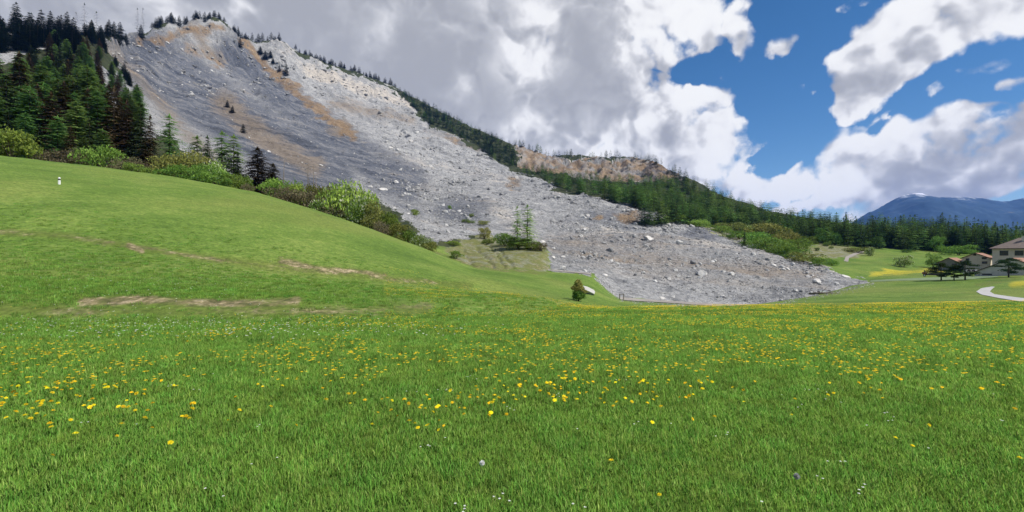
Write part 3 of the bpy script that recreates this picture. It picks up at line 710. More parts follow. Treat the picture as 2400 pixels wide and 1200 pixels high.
# larches thin and grey on the ridge, dark pines around them
def px_tree(kd, px, base, hpx, name, label, group, tmin=10, wide=1.0):
    p = at(px, base, tmin); return plant_tree(kd, p, hpx * mpp(p), name, label, group=group, wide=wide)
KIND['snag'] = dict(h=20, r=3.0)
TREES['snag'] = [(trunk_mesh(20, .11, mat='dead_wood'), crown_mesh('crown', M['ridge_conifer'], 5 + i, 20, 3.8, base=.22, power=.6, droop=.15, lift=.2, whorls=14, nb=5, seg=3, spray=.16, sparse=.2)) for i in range(2)]
KIND['rspruce'] = dict(h=20, r=3.3)
TREES['rspruce'] = [(trunk_mesh(20, .13), crown_mesh('crown', M['ridge_conifer'], 25 + i, 20, 5.0, base=.06, power=.75, droop=.3, lift=.1, whorls=17, nb=7, seg=4, spray=.5)) for i in range(3)]
px_tree('snag', 198, 84, 78, 'larch_tree', 'tall thin bare larch standing highest against the sky on the left ridge', None, wide=.9)
px_tree('snag', 226, 88, 62, 'larch_tree', 'thin bare larch right of the tallest one on the left ridge', None, wide=1.1)
px_tree('snag', 178, 80, 52, 'larch_tree', 'leaning bare larch left of the tallest one on the ridge', None, wide=1.1)
px_tree('snag', 322, 84, 66, 'larch_tree', 'bare larch of a close pair on the left skyline', None, wide=.8)
px_tree('snag', 335, 82, 64, 'larch_tree', 'right hand bare larch of the close pair on the skyline', None, wide=.8)
for _ in range(58):
    px = random.uniform(-20, 175); hp = random.uniform(45, 75) * (1 if px < 110 else .8)
    px_tree('rspruce', px, random.uniform(76, 125), hp, 'conifer_tree', ('tall' if hp > 60 else 'shorter') + ' dark conifer on the wooded crest ' + ('in the upper left corner' if px < 70 else 'left of the bare larches' if px < 130 else 'around the bare larches'), 'conifers on the left crest', wide=1.3)
for _ in range(26):
    px = random.uniform(160, 345); hp = random.uniform(22, 45)
    px_tree('rspruce', px, 84 + random.uniform(0, 22), hp, 'conifer_tree', ('tall' if hp > 34 else 'short') + ' dark conifer in the row ' + ('right of the bare larches' if px < 230 else 'in the dip before the rock peaks' if px < 300 else 'under the close pair of bare larches'), 'conifers below the left peak', wide=1.4)
for _ in range(26):
    s = random.random(); px = 235 + s * 90; py = 100 + s * 130 + random.uniform(-6, 6)
    px_tree('rspruce', px, py, random.uniform(14, 30), 'conifer_tree', 'dark conifer on the rib that borders the left rock face', 'conifers on the rib', tmin=9, wide=1.3)
# skyline trees along the ridge
n = 0
ridge_rows = [(345, 425, 14, 26, 20, 'on the first rock peak'), (428, 530, 12, 22, 24, 'on the highest rock peak'), (545, 660, 10, 22, 26, 'on the skyline between the highest peak and the pale rock'), (690, 810, 8, 16, 33, 'on the skyline above the pale scarp'), (810, 930, 8, 16, 33, 'on the skyline where the wooded spur begins')]
def with_trunk(name, V, T, mat):
    mb = MB(); mb.tube([(0, 0, -1.5), (0, 0, 19)], [.24, .05], 5)
    fs = fix(T); b = len(V)
    return mesh(name, np.concatenate([V, np.array(mb.v)]), fs + [tuple(b + i for i in q) for q in mb.f], [mat, M['bark']], False, [0] * len(fs) + [1] * len(mb.f))
RT = [with_trunk('conifer', *conifer_crown(225 + i, 20, 5.0, base=.06, power=.7, droop=.3, lift=.1, whorls=13, nb=6, seg=3, spray=.45), M['ridge_conifer']) for i in range(3)]
for x0, x1, h0, h1, k, wh in ridge_rows:
    for _ in range(k):
        px = random.uniform(x0, x1); c = int(colf(px)); r = int(np.argmin(PYg[:, c])); r = min(r + random.randint(-2, 1), NR - 1)
        p = Vector(P[r, c]); 
        e = obj('conifer_tree', random.choice(RT)); hp = h0 + (h1 - h0) * random.random() ** 1.7; s = hp * mpp(p) / 20; e.scale = (s * random.uniform(1.2, 1.9), s * random.uniform(1.2, 1.9), s); e.location = p; e.rotation_euler.z = random.uniform(0, 6)
        tag(e, ('taller' if hp > (h0 + h1) / 2 else 'tiny') + ' dark conifer ' + wh, 'tree', 'skyline conifers above the rock face')
for px, py, hp, lab in ((671,178,32,'dark spruce standing alone on the upper scree beside the orange streak'), (655,168,18,'smaller spruce left of the lone one on the upper scree'), (563,112,26,'dark spruce on the rocky edge at the top of the orange streak')):
    px_tree('rspruce', px, py, hp, 'spruce_tree', lab, None, tmin=9)
for i, (px, py, hp, lab) in enumerate(((610,128,20,'dark conifer clump at the head of the orange streak'), (622,140,22,'dark conifer below the head of the orange streak'), (634,136,18,'dark conifer next to the pale rock on the ridge'), (640,150,14,'small conifer under the pale rock on the ridge'), (533,252,18,'dark shrubby conifer on the brown rib of the rock face'), (545,265,18,'second dark conifer lower on the brown rib'), (570,312,22,'shrubby conifer low on the brown rib above the larches'))):
    px_tree('rspruce', px, py, hp, 'conifer_tree', lab, None, tmin=9, wide=1.8)

# ------------------------------------------------------------------ forests on the right
def forest_crown(seed, kind):
    if kind == 'larch': return conifer_crown(seed, 20, 5.6, base=.08, whorls=15, nb=7, seg=3, power=.5, droop=.3, lift=.12, spray=.45, double=True)
    return conifer_crown(seed, 20, 5.4, base=.05, whorls=15, nb=7, seg=3, power=.65, droop=.35, lift=.1, spray=.45)
M['forest_larch'] = leafmat('forest_larch', (.052, .110, .027), (.13, .22, .055), .25)
M['far_larch'] = leafmat('far_larch', (.048, .105, .026), (.12, .21, .052), .25, tint=True); M['far_spruce'] = leafmat('far_spruce', (.024, .053, .021), (.06, .105, .035), .15, tint=True)
M['forest_spruce'] = leafmat('forest_spruce', (.026, .056, .022), (.064, .112, .038), .15)
FC = {k: [forest_crown(70 + i * 3 + len(k), k) for i in range(3)] for k in ('larch', 'spruce')}
FL = {k: [conifer_crown(170 + i * 3 + len(k), 20, 5.8 if k == 'larch' else 5.4, base=.06, whorls=11, nb=6, seg=2, power=.5 if k == 'larch' else .7, droop=.32, lift=.1, spray=.55) for i in range(4)] for k in FC}
FM = {k: [with_trunk('forest_tree', V, T, M['forest_' + k]) for V, T in FC[k]] for k in FC}
FARF = [(1330,412),(1420,426),(1500,428),(1560,424),(1610,440),(1700,476),(1800,506),(1950,533),(2200,548),(2430,575),(2430,605),(2250,594),(2100,586),(1950,575),(1850,568),(1760,548),(1660,534),(1590,522),(1520,497),(1430,473),(1340,452),(1290,432),(1200,402),(1270,402)]
SPUR = [(925,208),(985,235),(1100,298),(1205,345),(1212,400),(1165,382),(1120,345),(1060,312),(1005,290),(965,248)]
RIDGE2 = [(1200,330),(1300,360),(1400,367),(1500,366),(1560,385),(1605,412),(1660,440),(1720,468),(1700,480),(1640,455),(1590,428),(1540,392),(1480,372),(1400,376),(1300,370),(1210,348)]
spots = []
def scatter(poly, n, hr, larch, tmin, brk=0):
    xs = [q[0] for q in poly]; ys = [q[1] for q in poly]; k = 0
    while k < n:
        px, py = random.uniform(min(xs), max(xs)), random.uniform(min(ys), max(ys))
        if not inpoly(np.array([px]), np.array([py]), poly)[0]: continue
        p = at(px, py, tmin); spots.append((random.uniform(*hr), p, 'larch' if random.random() < larch(px, py) else 'spruce')); k += 1
scatter(FARF, 1300, (12.5, 18), lambda x, y: .72 if x < 1750 else .45, 9.5)
scatter(SPUR, 520, (10, 16), lambda x, y: .12, 9.5)
scatter(RIDGE2, 110, (11, 19), lambda x, y: .1, 11)
scatter([(1330,385),(1420,380),(1500,385),(1540,410),(1480,420),(1380,420)], 26, (7, 12), lambda x, y: .2, 11)
# lower forest edge stands in a row behind the bushes and the upper field
for i in range(150):
    px = 1500 + 930 * (i + random.random()) / 150
    ey = float(np.interp(px, px_cols, forest_edge_y)); p = at(px, ey - random.uniform(0, 6), 9.0)
    spots.append((random.uniform(13, 18), p, 'larch' if random.random() < .45 else 'spruce'))
spots.sort(key=lambda q: -q[0] / q[1].y)
def where(p):
    px = CX + F * p.x / p.y
    for lim, w in ((1000, 'near the top of the wooded spur'), (1250, 'on the wooded spur right of the scree'), (1450, 'under the left part of the orange scarp'), (1560, 'above the brow of the upper debris lobe'), (1660, 'above the dry clearing'), (1760, 'behind the upper end of the bush belt'), (1860, 'behind the middle of the bush belt'), (1950, 'above the dry field'), (2060, 'above the curved farm track'), (2160, 'above the upper green field'), (2260, 'above the grey barn')):
        if px < lim: return w
    return 'behind the large house'
def forest_label(p, kd, hh):
    if True: return ('tall ' if hh > 16.3 else 'short ' if hh < 14 else '') + ('light green larch ' if kd == 'larch' else 'dark spruce ') + ('at the forest foot ' if p.y < 330 else 'in the forest ') + where(p), 'forest on the right'
for h, p, kd in spots[:300]:
    o = obj('larch_tree' if kd == 'larch' else 'spruce_tree', random.choice(FM[kd])); s = h / 20
    o.scale = (s * random.uniform(1.0, 1.4), s * random.uniform(1.0, 1.4), s); o.rotation_euler.z = random.uniform(0, 6.28); o.location = p
    lb, gr = forest_label(p, kd, h); tag(o, lb, 'tree', gr)
for kd in ('larch', 'spruce'):
    vs, fs, ti, nb = [], [], [], 0
    for h, p, k2 in spots[300:]:
        if k2 != kd: continue
        V, T = FL[kd][random.randint(0, 3)]
        s = h / 20; a = random.uniform(0, 6.28); w = s * random.uniform(1.0, 1.4)
        x = V[:, 0] * math.cos(a) - V[:, 1] * math.sin(a); y = V[:, 0] * math.sin(a) + V[:, 1] * math.cos(a)
        vs.append(np.stack([x * w + p.x, y * w + p.y, V[:, 2] * s + p.z], 1)); fs.append(T[:-2] + nb); nb += len(V)
        tv = random.uniform(.6, 1.4); ti.append(np.tile((tv * random.uniform(.85, 1.3), tv, tv * random.uniform(.8, 1.1), 1.0), (len(V), 1)))
    me = mesh('far_forest', np.concatenate(vs), np.concatenate(fs), M['far_' + kd] if 'far_' + kd in M else M['forest_' + kd])
    at_ = me.attributes.new('tint', 'FLOAT_COLOR', 'POINT'); at_.data.foreach_set('color', np.concatenate(ti).astype(np.float32).ravel())
    o = tag(obj('far_forest', me), 'far light green larches of the forest seen as one mass' if kd == 'larch' else 'far dark spruces of the forest seen as one mass', 'forest', kind='stuff')

# ------------------------------------------------------------------ bushes and broadleaved trees
def leaf_cloud(seed, lobes, n, size, flat=.5, shell=(.55, 1.0)):
    r = np.random.default_rng(seed); lob = np.array(lobes, float)
    w = lob[:, 3] * lob[:, 4] * lob[:, 5]; w = w ** .67; w /= w.sum()
    i = r.choice(len(lob), n, p=w); d = r.normal(size=(n, 3)); d /= np.linalg.norm(d, axis=1)[:, None]
    d[:, 2] = np.where(d[:, 2] < -.35, -d[:, 2], d[:, 2])
    rad = r.uniform(*shell, n)[:, None] * (1 + .16 * np.sin(d[:, :1] * 9 + i[:, None]) * np.sin(d[:, 1:2] * 8 + 2 * i[:, None]))
    c = lob[i, :3] + d * rad * lob[i, 3:6]
    a = r.normal(size=(n, 3)) + d * .3; a /= np.linalg.norm(a, axis=1)[:, None]
    b = np.cross(a, r.normal(size=(n, 3))); b /= np.linalg.norm(b, axis=1)[:, None]
    s = (size * r.uniform(.5, 1.3, n))[:, None]
    V = np.stack([c - a * s, c + b * s * flat, c + a * s, c - b * s * flat], 1).reshape(-1, 3)
    keep = np.repeat(V.reshape(-1, 4, 3)[:, :, 2].min(1) > -.2, 4)
    V = V[keep]
    return V, np.arange(len(V)).reshape(-1, 4)
def lobes_for(seed, w, d, h, n):
    r = random.Random(seed); L = [(0, 0, h * .38, w * .42, d * .42, h * .56)]
    for k in range(n):
        s = r.uniform(.22, .36)
        L.append((r.uniform(-.36, .36) * w, r.uniform(-.3, .3) * d, h * r.uniform(.02, .74), w * s * .8, d * s * .9, h * s * .85))
    return L
BUSHES = {}
for kd, mat, dens in (('green', 'bush', 1), ('bright', 'bush_bright', 1), ('olive', 'bush_olive', 1), ('brown', 'bush_brown', .8), ('decid', 'decid', 1)):
    BUSHES[kd] = []
    for i in range(3):
        V, T = leaf_cloud(900 + i * 13 + len(kd), lobes_for(i * 5 + len(kd), 2, 2, 1.0, 9), int(2600 * dens), .05, .5)
        st = MB(); rr = random.Random(i)
        for q in range(7):
            a = rr.uniform(0, 6.28); st.tube([(0, 0, -.1), (.25 * math.cos(a), .25 * math.sin(a), .35), (.6 * math.cos(a), .6 * math.sin(a), .75)], [.025, .018, .006], 4)
        V2, T2 = leaf_cloud(77 + i, lobes_for(i * 5 + len(kd), 2, 2, 1.0, 9), 500, .045, .6, (.9, 1.05))
        BUSHES[kd].append((mesh('foliage', V, T, M[mat]), st.mesh('stem', M['bark']), mesh('blossom', V2, T2, M['blossom'])))
def bush(kd, px, base, w, h, label, D=None, tmin=7.3, blossom=False, name='bush', group=None, cat='bush'):
    p = atD(px, D) if D else at(px, base, tmin); k = mpp(p)
    e = empty(name, p + Vector((0, 0, -.1)), random.uniform(0, 6.28)); W_, H_ = w * k / 2, h * k
    
    if D:                                                              # heights of the crest bushes are measured from the crest line
        cy = float(np.interp(px, [q[0] for q in LINES[7]], [q[1] for q in LINES[7]])); H_ = max(H_, ZC + (CY - cy + h * 1.2) / F * p.y - p.z)
    e.scale = (W_ * 1.1, W_ * 1.1, H_); f, s, b = random.choice(BUSHES[kd]); obj('foliage', f, e); obj('stem', s, e)
    if blossom: obj('blossom', b, e)
    return tag(e, label, cat, group)
# along the crest of the green hill (bases hidden just behind it)
HB = [
 ('bright',30,103,110,62,'large bright yellow-green bush at the left edge of the hill crest',0), ('bright',-30,103,80,70,'bright bush cut by the left picture edge',0), ('bright',72,106,48,34,'low bright bush at the right foot of the large yellow-green one',0),
 ('brown',140,106,90,28,'brown leafless thicket on the hill crest under the left wood',0), ('brown',205,107,70,32,'brown thicket behind the round green bush on the crest',0), ('green',242,107,84,46,'rounded fresh green bush on the hill crest under the spruces',0),
 ('brown',285,108,60,30,'brown-green thicket right of the rounded green bush',0), ('green',318,108,50,20,'low green shrubs trailing right along the crest',0), ('green',352,109,40,17,'small low shrub near the gap on the crest',0), ('brown',335,112,60,24,'dull brown undergrowth below the right end of the left wood',0),
 ('olive',395,112,70,46,'olive brown bush left of the large yellow-green one below the larch',0), ('olive',440,113,100,58,'large olive green bush below the small larches',0), ('green',412,108,64,28,'low green bush in front of the olive bush',0),
 ('green',470,109,70,40,'mid green bush in front of the pale blossoming shrub',0), ('bright',503,113,60,52,'pale blossoming shrub beside the olive bush',1), ('green',508,107,70,32,'dark centred low green bush on the crest',0), ('bright',545,108,58,30,'bright low bush at the end of the first bush row',0), ('bright',530,106,34,18,'very bright small shrub at the front of the first row',0), ('brown',578,107,26,16,'small brown shrub at the gap before the grassy saddle',0), ('green',572,114,44,34,'dark green shrub left of the broad spruce',0),
 ('bright',655,112,76,44,'bright green bush right of the broad dark spruce',0), ('bright',690,112,60,52,'fresh green bush below the leaning pole',0), ('bright',702,108,60,44,'glowing green bush left of the yellowish one',0), ('brown',668,104,64,34,'grey-brown leafless bush at the left end of the second row',0), ('brown',715,104,80,36,'brown tangled bush at the front of the second row',0), ('olive',745,110,66,58,'yellowish olive bush below the dead snags',0),
 ('bright',745,103,46,28,'pale flowering shrub in front of the yellowish bush',1), ('brown',775,102,56,28,'dark brown low shrub left of the big round bush',0),
 ('bright',812,106,116,86,'big round pale green bush the tallest of the second row',1), ('green',792,104,70,70,'leafy left half of the big round bush group',0), ('green',845,103,64,60,'dark leafed bush on the right flank of the big round one',1),
 ('olive',872,103,62,58,'brown-green bush sloping down right of the big round one',0), ('green',905,102,60,50,'green thicket halfway down the hill edge',0), ('bright',915,108,44,46,'small light green tree at the scree edge right of the thicket',0), ('brown',895,98,46,26,'dull brown thicket under the light green small tree',0),
 ('olive',935,99,54,34,'olive thicket above the cracked brown boulder',0), ('green',962,99,50,30,'low green bush right of the cracked boulder',0), ('green',985,97,44,26,'low bush near the lower end of the bush row',1), ('olive',1008,97,36,20,'last small shrub where the row meets the old slope',0),
]
for kd, px, D, w, h, lab, bl in HB: bush(kd, px, 0, w, h, lab, D=D, blossom=bool(bl))
SB = [('green',972,505,20,17,'lone round shrub on the scree above the bush row'), ('green',1068,607,30,22,'round green shrub on the old slope beside the first drain'), ('green',1062,575,34,12,'low green patch of shrubs at the foot of the scree'), ('green',1185,577,60,34,'dense green bush left of the larch pair'), ('green',1215,583,60,28,'green bush at the foot of the larch pair'), ('green',1245,586,50,22,'low bush right of the larch trunks'), ('brown',1266,588,34,22,'brown uprooted roots and twigs beside the pale wedge boulder'), ('olive',1136,560,28,30,'thin olive shrub left of the dense bush'), ('green',1142,572,28,14,'small shrub at the foot of the thin olive one'), ('green',1104,523,16,8,'tiny shrub on the scree edge among white stones'), ('green',1090,521,18,9,'tiny dark shrub beside white stones on the scree'), ('olive',1133,527,26,11,'thin grass tuft shrubs at the scree edge'), ('green',1054,490,9,10,'tiny dark conifer like shrub on the upper scree edge'), ('green',1105,508,10,9,'tiny shrub above the white stones on the scree edge'), ('green',1012,580,26,16,'shrub at the end of the bush row against the old slope')]
for kd, px, py, w, h, lab in SB: bush(kd, px, py, w, h, lab, tmin=7.4)
# right of the debris
RB = [('olive',1715,545,60,18,'olive bush at the top of the bush belt right of the debris'),('bright',1714,536,16,16,'pale blossoming round bush topping the bush belt',1),('green',1690,546,50,14,'green bush at the left end of the bush belt'),('bright',1750,548,36,16,'pale bush with light blossom in the bush belt',1),('olive',1760,540,60,16,'brownish bush at the forest edge behind the belt'),('olive',1800,560,90,28,'broad olive bush in the middle of the belt'),('green',1780,575,70,24,'green bush below the broad olive one'),('green',1800,590,80,26,'green bush beside the debris flank'),('olive',1840,578,60,26,'olive bush right of the broad one'),('green',1830,600,70,24,'green bush lower down beside the debris flank'),('green',1870,588,56,22,'dark green bush near the dry field'),('green',1885,572,50,14,'light green bush at the edge of the dry field'),('green',1850,612,60,20,'bush near the lower end of the belt'),('olive',1885,618,56,18,'olive bush at the tail of the belt'),('green',1920,622,34,14,'dark round shrub at the end of the belt'),('green',1950,622,30,11,'flat dark shrub past the end of the belt'),('green',1735,560,70,14,'low green bush just above the leaning pole'),
      ('green',2118,626,26,20,'round bush with white blossom alone on the upper field',1),('green',2040,600,16,16,'small tree beside the curved farm track',1),('green',2125,592,20,6,'tiny shrub at the forest foot'),('green',1938,577,18,8,'dark shrub below the forest on the dry field'),('green',1915,588,10,6,'tiny dark shrub in the dry field'),('green',1948,583,9,5,'tiny shrub on the right of the dry field'),('olive',2010,592,46,10,'light scrub at the top of the curved farm track'),('green',2246,598,50,18,'bright bush behind the grey barn'),('bright',2320,592,40,18,'bright garden bush between the chalet and the large house'),('green',2335,620,24,22,'garden bush below the large house'),('green',2188,628,22,26,'dark bush at the left wall of the grey barn'),('bright',2290,630,20,9,'light shrub behind the white van'),('green',1610,521,46,16,'bright green bush at the forest edge above the debris'),('green',1580,520,36,16,'green bush left of the forest edge clearing'),('bright',1640,532,50,14,'yellow-green bush at the dry clearing above the debris')]
for q in RB:
    kd, px, py, w, h, lab = q[:6]; bush(kd, px, py, w * 1.05, h * 1.45, lab, tmin=9.2, blossom=len(q) > 6)
DT = [(1835,562,24,34,'light green broadleaved tree at the forest edge, first from the left'),(1850,563,28,34,'light green broadleaved tree at the forest edge, second from the left'),(1912,570,40,38,'wide light green tree at the forest edge above the dry field'),(1957,574,36,34,'light green tree at the forest edge right of the wide one'),(2055,580,30,28,'pale green tree at the forest edge above the upper field'),(2195,590,30,40,'bright green tree in the dark forest edge left of the barn'),(2025,578,24,20,'small pale tree at the forest foot'),(1943,560,22,36,'grey-green tree behind the light green ones')]
for px, py, w, h, lab in DT: bush('decid', px, py, w, h, lab, tmin=9.2, name='broadleaved_tree', cat='tree')
# small flowering tree in the hollow
def little_tree(px, py, hpx, label):
    p = at(px, py, 4); k = mpp(p); h = hpx * k; e = empty('flowering_tree', p)
    V, T = leaf_cloud(5, [(0, 0, .28 * h, .26 * h, .26 * h, .26 * h), (.05 * h, 0, .18 * h, .28 * h, .25 * h, .2 * h), (-.06 * h, 0, .12 * h, .2 * h, .2 * h, .15 * h)], 2600, .035 * h, .5)
    mesh_l = mesh('foliage', V, T, M['bush']); obj('foliage', mesh_l, e)
    V, T = leaf_cloud(6, [(-.03 * h, 0, .52 * h, .25 * h, .24 * h, .2 * h), (.06 * h, 0, .45 * h, .22 * h, .22 * h, .16 * h), (-.02 * h, 0, .74 * h, .16 * h, .16 * h, .2 * h), (.0, 0, .62 * h, .2 * h, .2 * h, .16 * h), (-.2 * h, 0, .52 * h, .14 * h, .14 * h, .12 * h), (.22 * h, 0, .38 * h, .16 * h, .16 * h, .12 * h)], 2600, .034 * h, .5)
    o = obj('blossom', mesh('blossom', V, T, M['yellow_leaf']), e); o['label'] = 'yellowish flowering upper crown'
    mb = MB().tube([(0, 0, -.1), (.02 * h, 0, .3 * h), (0, 0, .8 * h)], [.035 * h, .025 * h, .008 * h], 6); mb.build('trunk', M['bark'], e, True)
    return tag(e, label, 'tree')
little_tree(1356, 706, 56, 'small bushy tree with yellowish blossom in the green hollow')

# ------------------------------------------------------------------ dead trunks and poles
def snag(px, D, top, label, twigs, lean=0.0, r=.16, name='dead_tree'):
    p = atD(px, D); h = ZC + (CY - top) / F * D - p.z; e = empty(name, p)
    MB().tube([(0, 0, -.5), (lean * .5, 0, h * .5), (lean, 0, h)], [r, r * .8, r * .35], 6).build('trunk', M['dead_wood'], e, True)
    rr = random.Random(px)
    for q in range(twigs):
        z = h * rr.uniform(.15, .95); a = rr.uniform(0, 6.28); L = (1 - z / h) * 1.2 + .5
        MB().tube([(lean * z / h, 0, z), (lean * z / h + L * math.cos(a) * .6, L * math.sin(a) * .6, z - .1 * L), (lean * z / h + L * math.cos(a), L * math.sin(a), z - .3 * L)], [.05, .035, .01], 4).build('branch', M['dead_wood'], e)
    return tag(e, label, 'dead tree' if twigs else 'pole')
snag(663, 112, 368, 'bare dark pole rising from the bushes right of the broad spruce', 0, .35, .14, 'wooden_pole')
snag(721, 112, 376, 'grey dead snag with many short twigs behind the yellowish bush', 34, .1, .14)
snag(734, 112, 386, 'thin bare trunk right of the twiggy grey snag', 0, .1, .13, 'wooden_pole')
snag(743, 112, 414, 'short dead tree stump with dark side branches right of the thin trunk', 16, -.3, .2)
# leaning pole on the flank of the debris
p0, p1 = at(1743, 580, 9), at(1722, 566, 9)
e = empty('leaning_pole', p0); MB().tube([(0, 0, -.5), (p1 - p0) * .5 + Vector((0, 0, 1.3)), (p1 - p0) * 1.0 + Vector((0, 0, 4.5))], [.16, .14, .1], 6).build('trunk', M['dead_wood'], e)
tag(e, 'thin bent pole leaning on the right flank of the debris', 'pole')
# small gate post at the dirt road
p = at(1457, 703, 5); e = empty('fence_gate', p)
for x in (-.35, .35): MB().box(x - .07, x + .07, -.06, .06, -.3, 1.1).build('post', M['dead_wood'], e)
MB().box(-.45, .4, -.03, .03, .95, 1.05).build('rail', M['dead_wood'], e)
tag(e, 'low wooden post and rail at the left end of the dirt road', 'gate')

# ------------------------------------------------------------------ roads and tracks
M['road'] = simple('pale_gravel', (.40, .39, .375), .15, 1.2, .9)
M['dirt'] = simple('dirt', (.27, .245, .215), .25, .6, .95)
M['grey_green'] = simple('worn_grass_track', (.15, .20, .10), .25, .5, .95)
def ribbon(name, ea, eb, mat, n=60, m=6, lift=.07, tmin=0.0, label=None):
    def res(e):
        e = np.array(e, float); s = np.concatenate([[0], np.cumsum(np.hypot(*np.diff(e, axis=0).T))]); q = np.linspace(0, s[-1], n)
        return np.stack([np.interp(q, s, e[:, 0]), np.interp(q, s, e[:, 1])], 1)
    A, B = res(ea), res(eb); V = []
    for a, b in zip(A, B):
        pa, pb = at(*a, tmin), at(*b, tmin)
        for j in range(m + 1):
            q = pa.lerp(pb, j / m); g = atXY(q.x, q.y); V.append((q.x, q.y, g.z + lift))
    ix = np.arange(n * (m + 1)).reshape(n, m + 1)
    Q = np.stack([ix[:-1, :-1], ix[1:, :-1], ix[1:, 1:], ix[:-1, 1:]], -1).reshape(-1, 4)
    return tag(obj(name, mesh(name, V, Q, mat, True)), label, kind='structure')
ribbon('road', [(2325,672),(2300,676),(2288,684),(2300,691),(2340,699),(2400,709),(2440,716)], [(2332,673),(2325,678),(2320,684),(2330,690),(2370,696),(2405,700),(2440,704)], M['road'], tmin=3.6)
ribbon('dirt_road', [(1452,697),(1540,704),(1640,710),(1745,714)], [(1460,704),(1540,711),(1640,718),(1720,721)], M['dirt'], tmin=5.0, lift=.10)
ribbon('gravel_ledge', [(1284,632),(1330,636),(1385,641)], [(1284,635),(1330,638.5),(1388,644.5)], M['dirt'], tmin=6.8, lift=.12, n=30)
ribbon('farm_track', [(1978,612),(1982,602),(2000,594),(2022,588)], [(1988,614),(1990,605),(2008,597),(2028,589)], M['dirt'], tmin=9.2, lift=.1, n=30)
ribbon('village_track', [(2040,657),(2120,653),(2200,650),(2290,646),(2330,645)], [(2040,661),(2120,658),(2200,657),(2290,654),(2340,649)], M['grey_green'], tmin=5.5, lift=.06, n=40)

# ------------------------------------------------------------------ village
M['plaster'] = simple('cream_plaster', (.58, .50, .39), .12, 1.2, .9); M['plaster_grey'] = simple('grey_beige_plaster', (.55, .50, .43), .12, 1.0, .9)
M['plaster_pink'] = simple('pinkish_plaster', (.58, .47, .41), .1, 1.0, .9)
M['stone_wall'] = simple('grey_stone_wall', (.17, .17, .175), .35, 3.5, .95, .5); M['tile'] = simple('orange_roof_tiles', (.27, .15, .10), .3, 3, .85); M['slate'] = simple('grey_brown_roof', (.17, .135, .115), .25, 2, .8)
M['dark_wood'] = simple('dark_wood', (.055, .04, .032), .3, 4, .8); M['glass'] = simple('window_glass', (.02, .024, .03), .2, 2, .15, spec=.6); M['white'] = simple('white_paint', (.78, .78, .76), .05, 3, .5)
def house(name, label, px, D, w, dp, eave, ridge, yaw, wall, roof, wins, over=.5, base_drop=1.2, ridge_off=0.0, zoff=0.0, extra=None):
    """gable faces local -Y; w across the gable, dp deep"""
    p = atD(px, D); e = empty(name, p + Vector((0, 0, zoff)), yaw); hw = w / 2; rx = ridge_off
    MB().prism([(-hw, -base_drop), (hw, -base_drop), (hw, eave), (rx, ridge), (-hw, eave)], 0, dp).build('wall', wall, e)
    rf = empty_child('roof', e)
    for s in (-1, 1):
        ex = s * (hw + over); ez = eave - (ridge - eave) / abs(s * hw - rx) * over
        MB().prism(([(rx, ridge + .03), (ex, ez + .03), (ex, ez + .25), (rx, ridge + .30)])[::s], -over, dp + over).build('roof_slope', roof, rf)
        MB().prism(([(rx, ridge - .02), (ex, ez - .02), (ex, ez + .20), (rx, ridge + .22)])[::s], -over - .06, -over + .02).build('bargeboard', M['dark_wood'], rf)
    for (x, z, ww, wh) in wins: window(e, x, z, ww, wh)
    if extra: extra(e)
    return tag(e, label, 'house' if 'barn' not in name else 'barn')
def empty_child(name, parent):
    o = bpy.data.objects.new(name, None); link(o, parent); return o
def window(e, x, z, ww, wh, face=0.0):
    wdw = MB().box(x - ww / 2, x + ww / 2, face - .03, face + .06, z, z + wh).build('window', M['glass'], e)
    f = MB(); t = .12
    f.box(x - ww / 2 - t, x - ww / 2, face - .07, face + .05, z - t, z + wh + t).box(x + ww / 2, x + ww / 2 + t, face - .07, face + .05, z - t, z + wh + t)
    f.box(x - ww / 2, x + ww / 2, face - .07, face + .05, z - t, z).box(x - ww / 2, x + ww / 2, face - .07, face + .05, z + wh, z + wh + t).box(x - .04, x + .04, face - .06, face + .02, z, z + wh)
    f.build('frame', M['dark_wood'], wdw)
def face_cam(px, add=0.0): return -math.atan2((px - CX) / F, 1.0) + R(add)
k2 = 200 / F
house('stone_barn', 'low grey stone barn with an orange roof left of the cream chalet', 2224, 205, 7.6, 9, 2.3, 4.4, face_cam(2224, -16), M['stone_wall'], M['tile'], [(1.8, .2, 1.4, 1.8)], zoff=1.0)
def chal(e):
    MB().box(6.05, 6.6, -.3, 1.2, .5, 3.2).build('porch', M['white'], e)
house('chalet', 'cream plastered chalet with five small windows and a red-brown roof', 2287, 200, 8.8, 10, 4.2, 6.2, face_cam(2287, -12), M['plaster'], M['tile'], [(-.3, 5.4, .7, .6), (-2.6, 3.2, .9, .8), (2.6, 3.9, 1.3, .7), (2.7, 2.0, 1.4, .8), (-2.4, 1.3, 1.5, .8)], zoff=1.0, extra=None)
house('farmhouse', 'low wide building with a long left roof slope and beige gable wall', 2374, 152, 18, 13, 1.0, 5.6, face_cam(2374, -10), M['plaster_grey'], M['tile'], [(-6.0, .2, 2.2, .25)], over=.5, zoff=-.2)
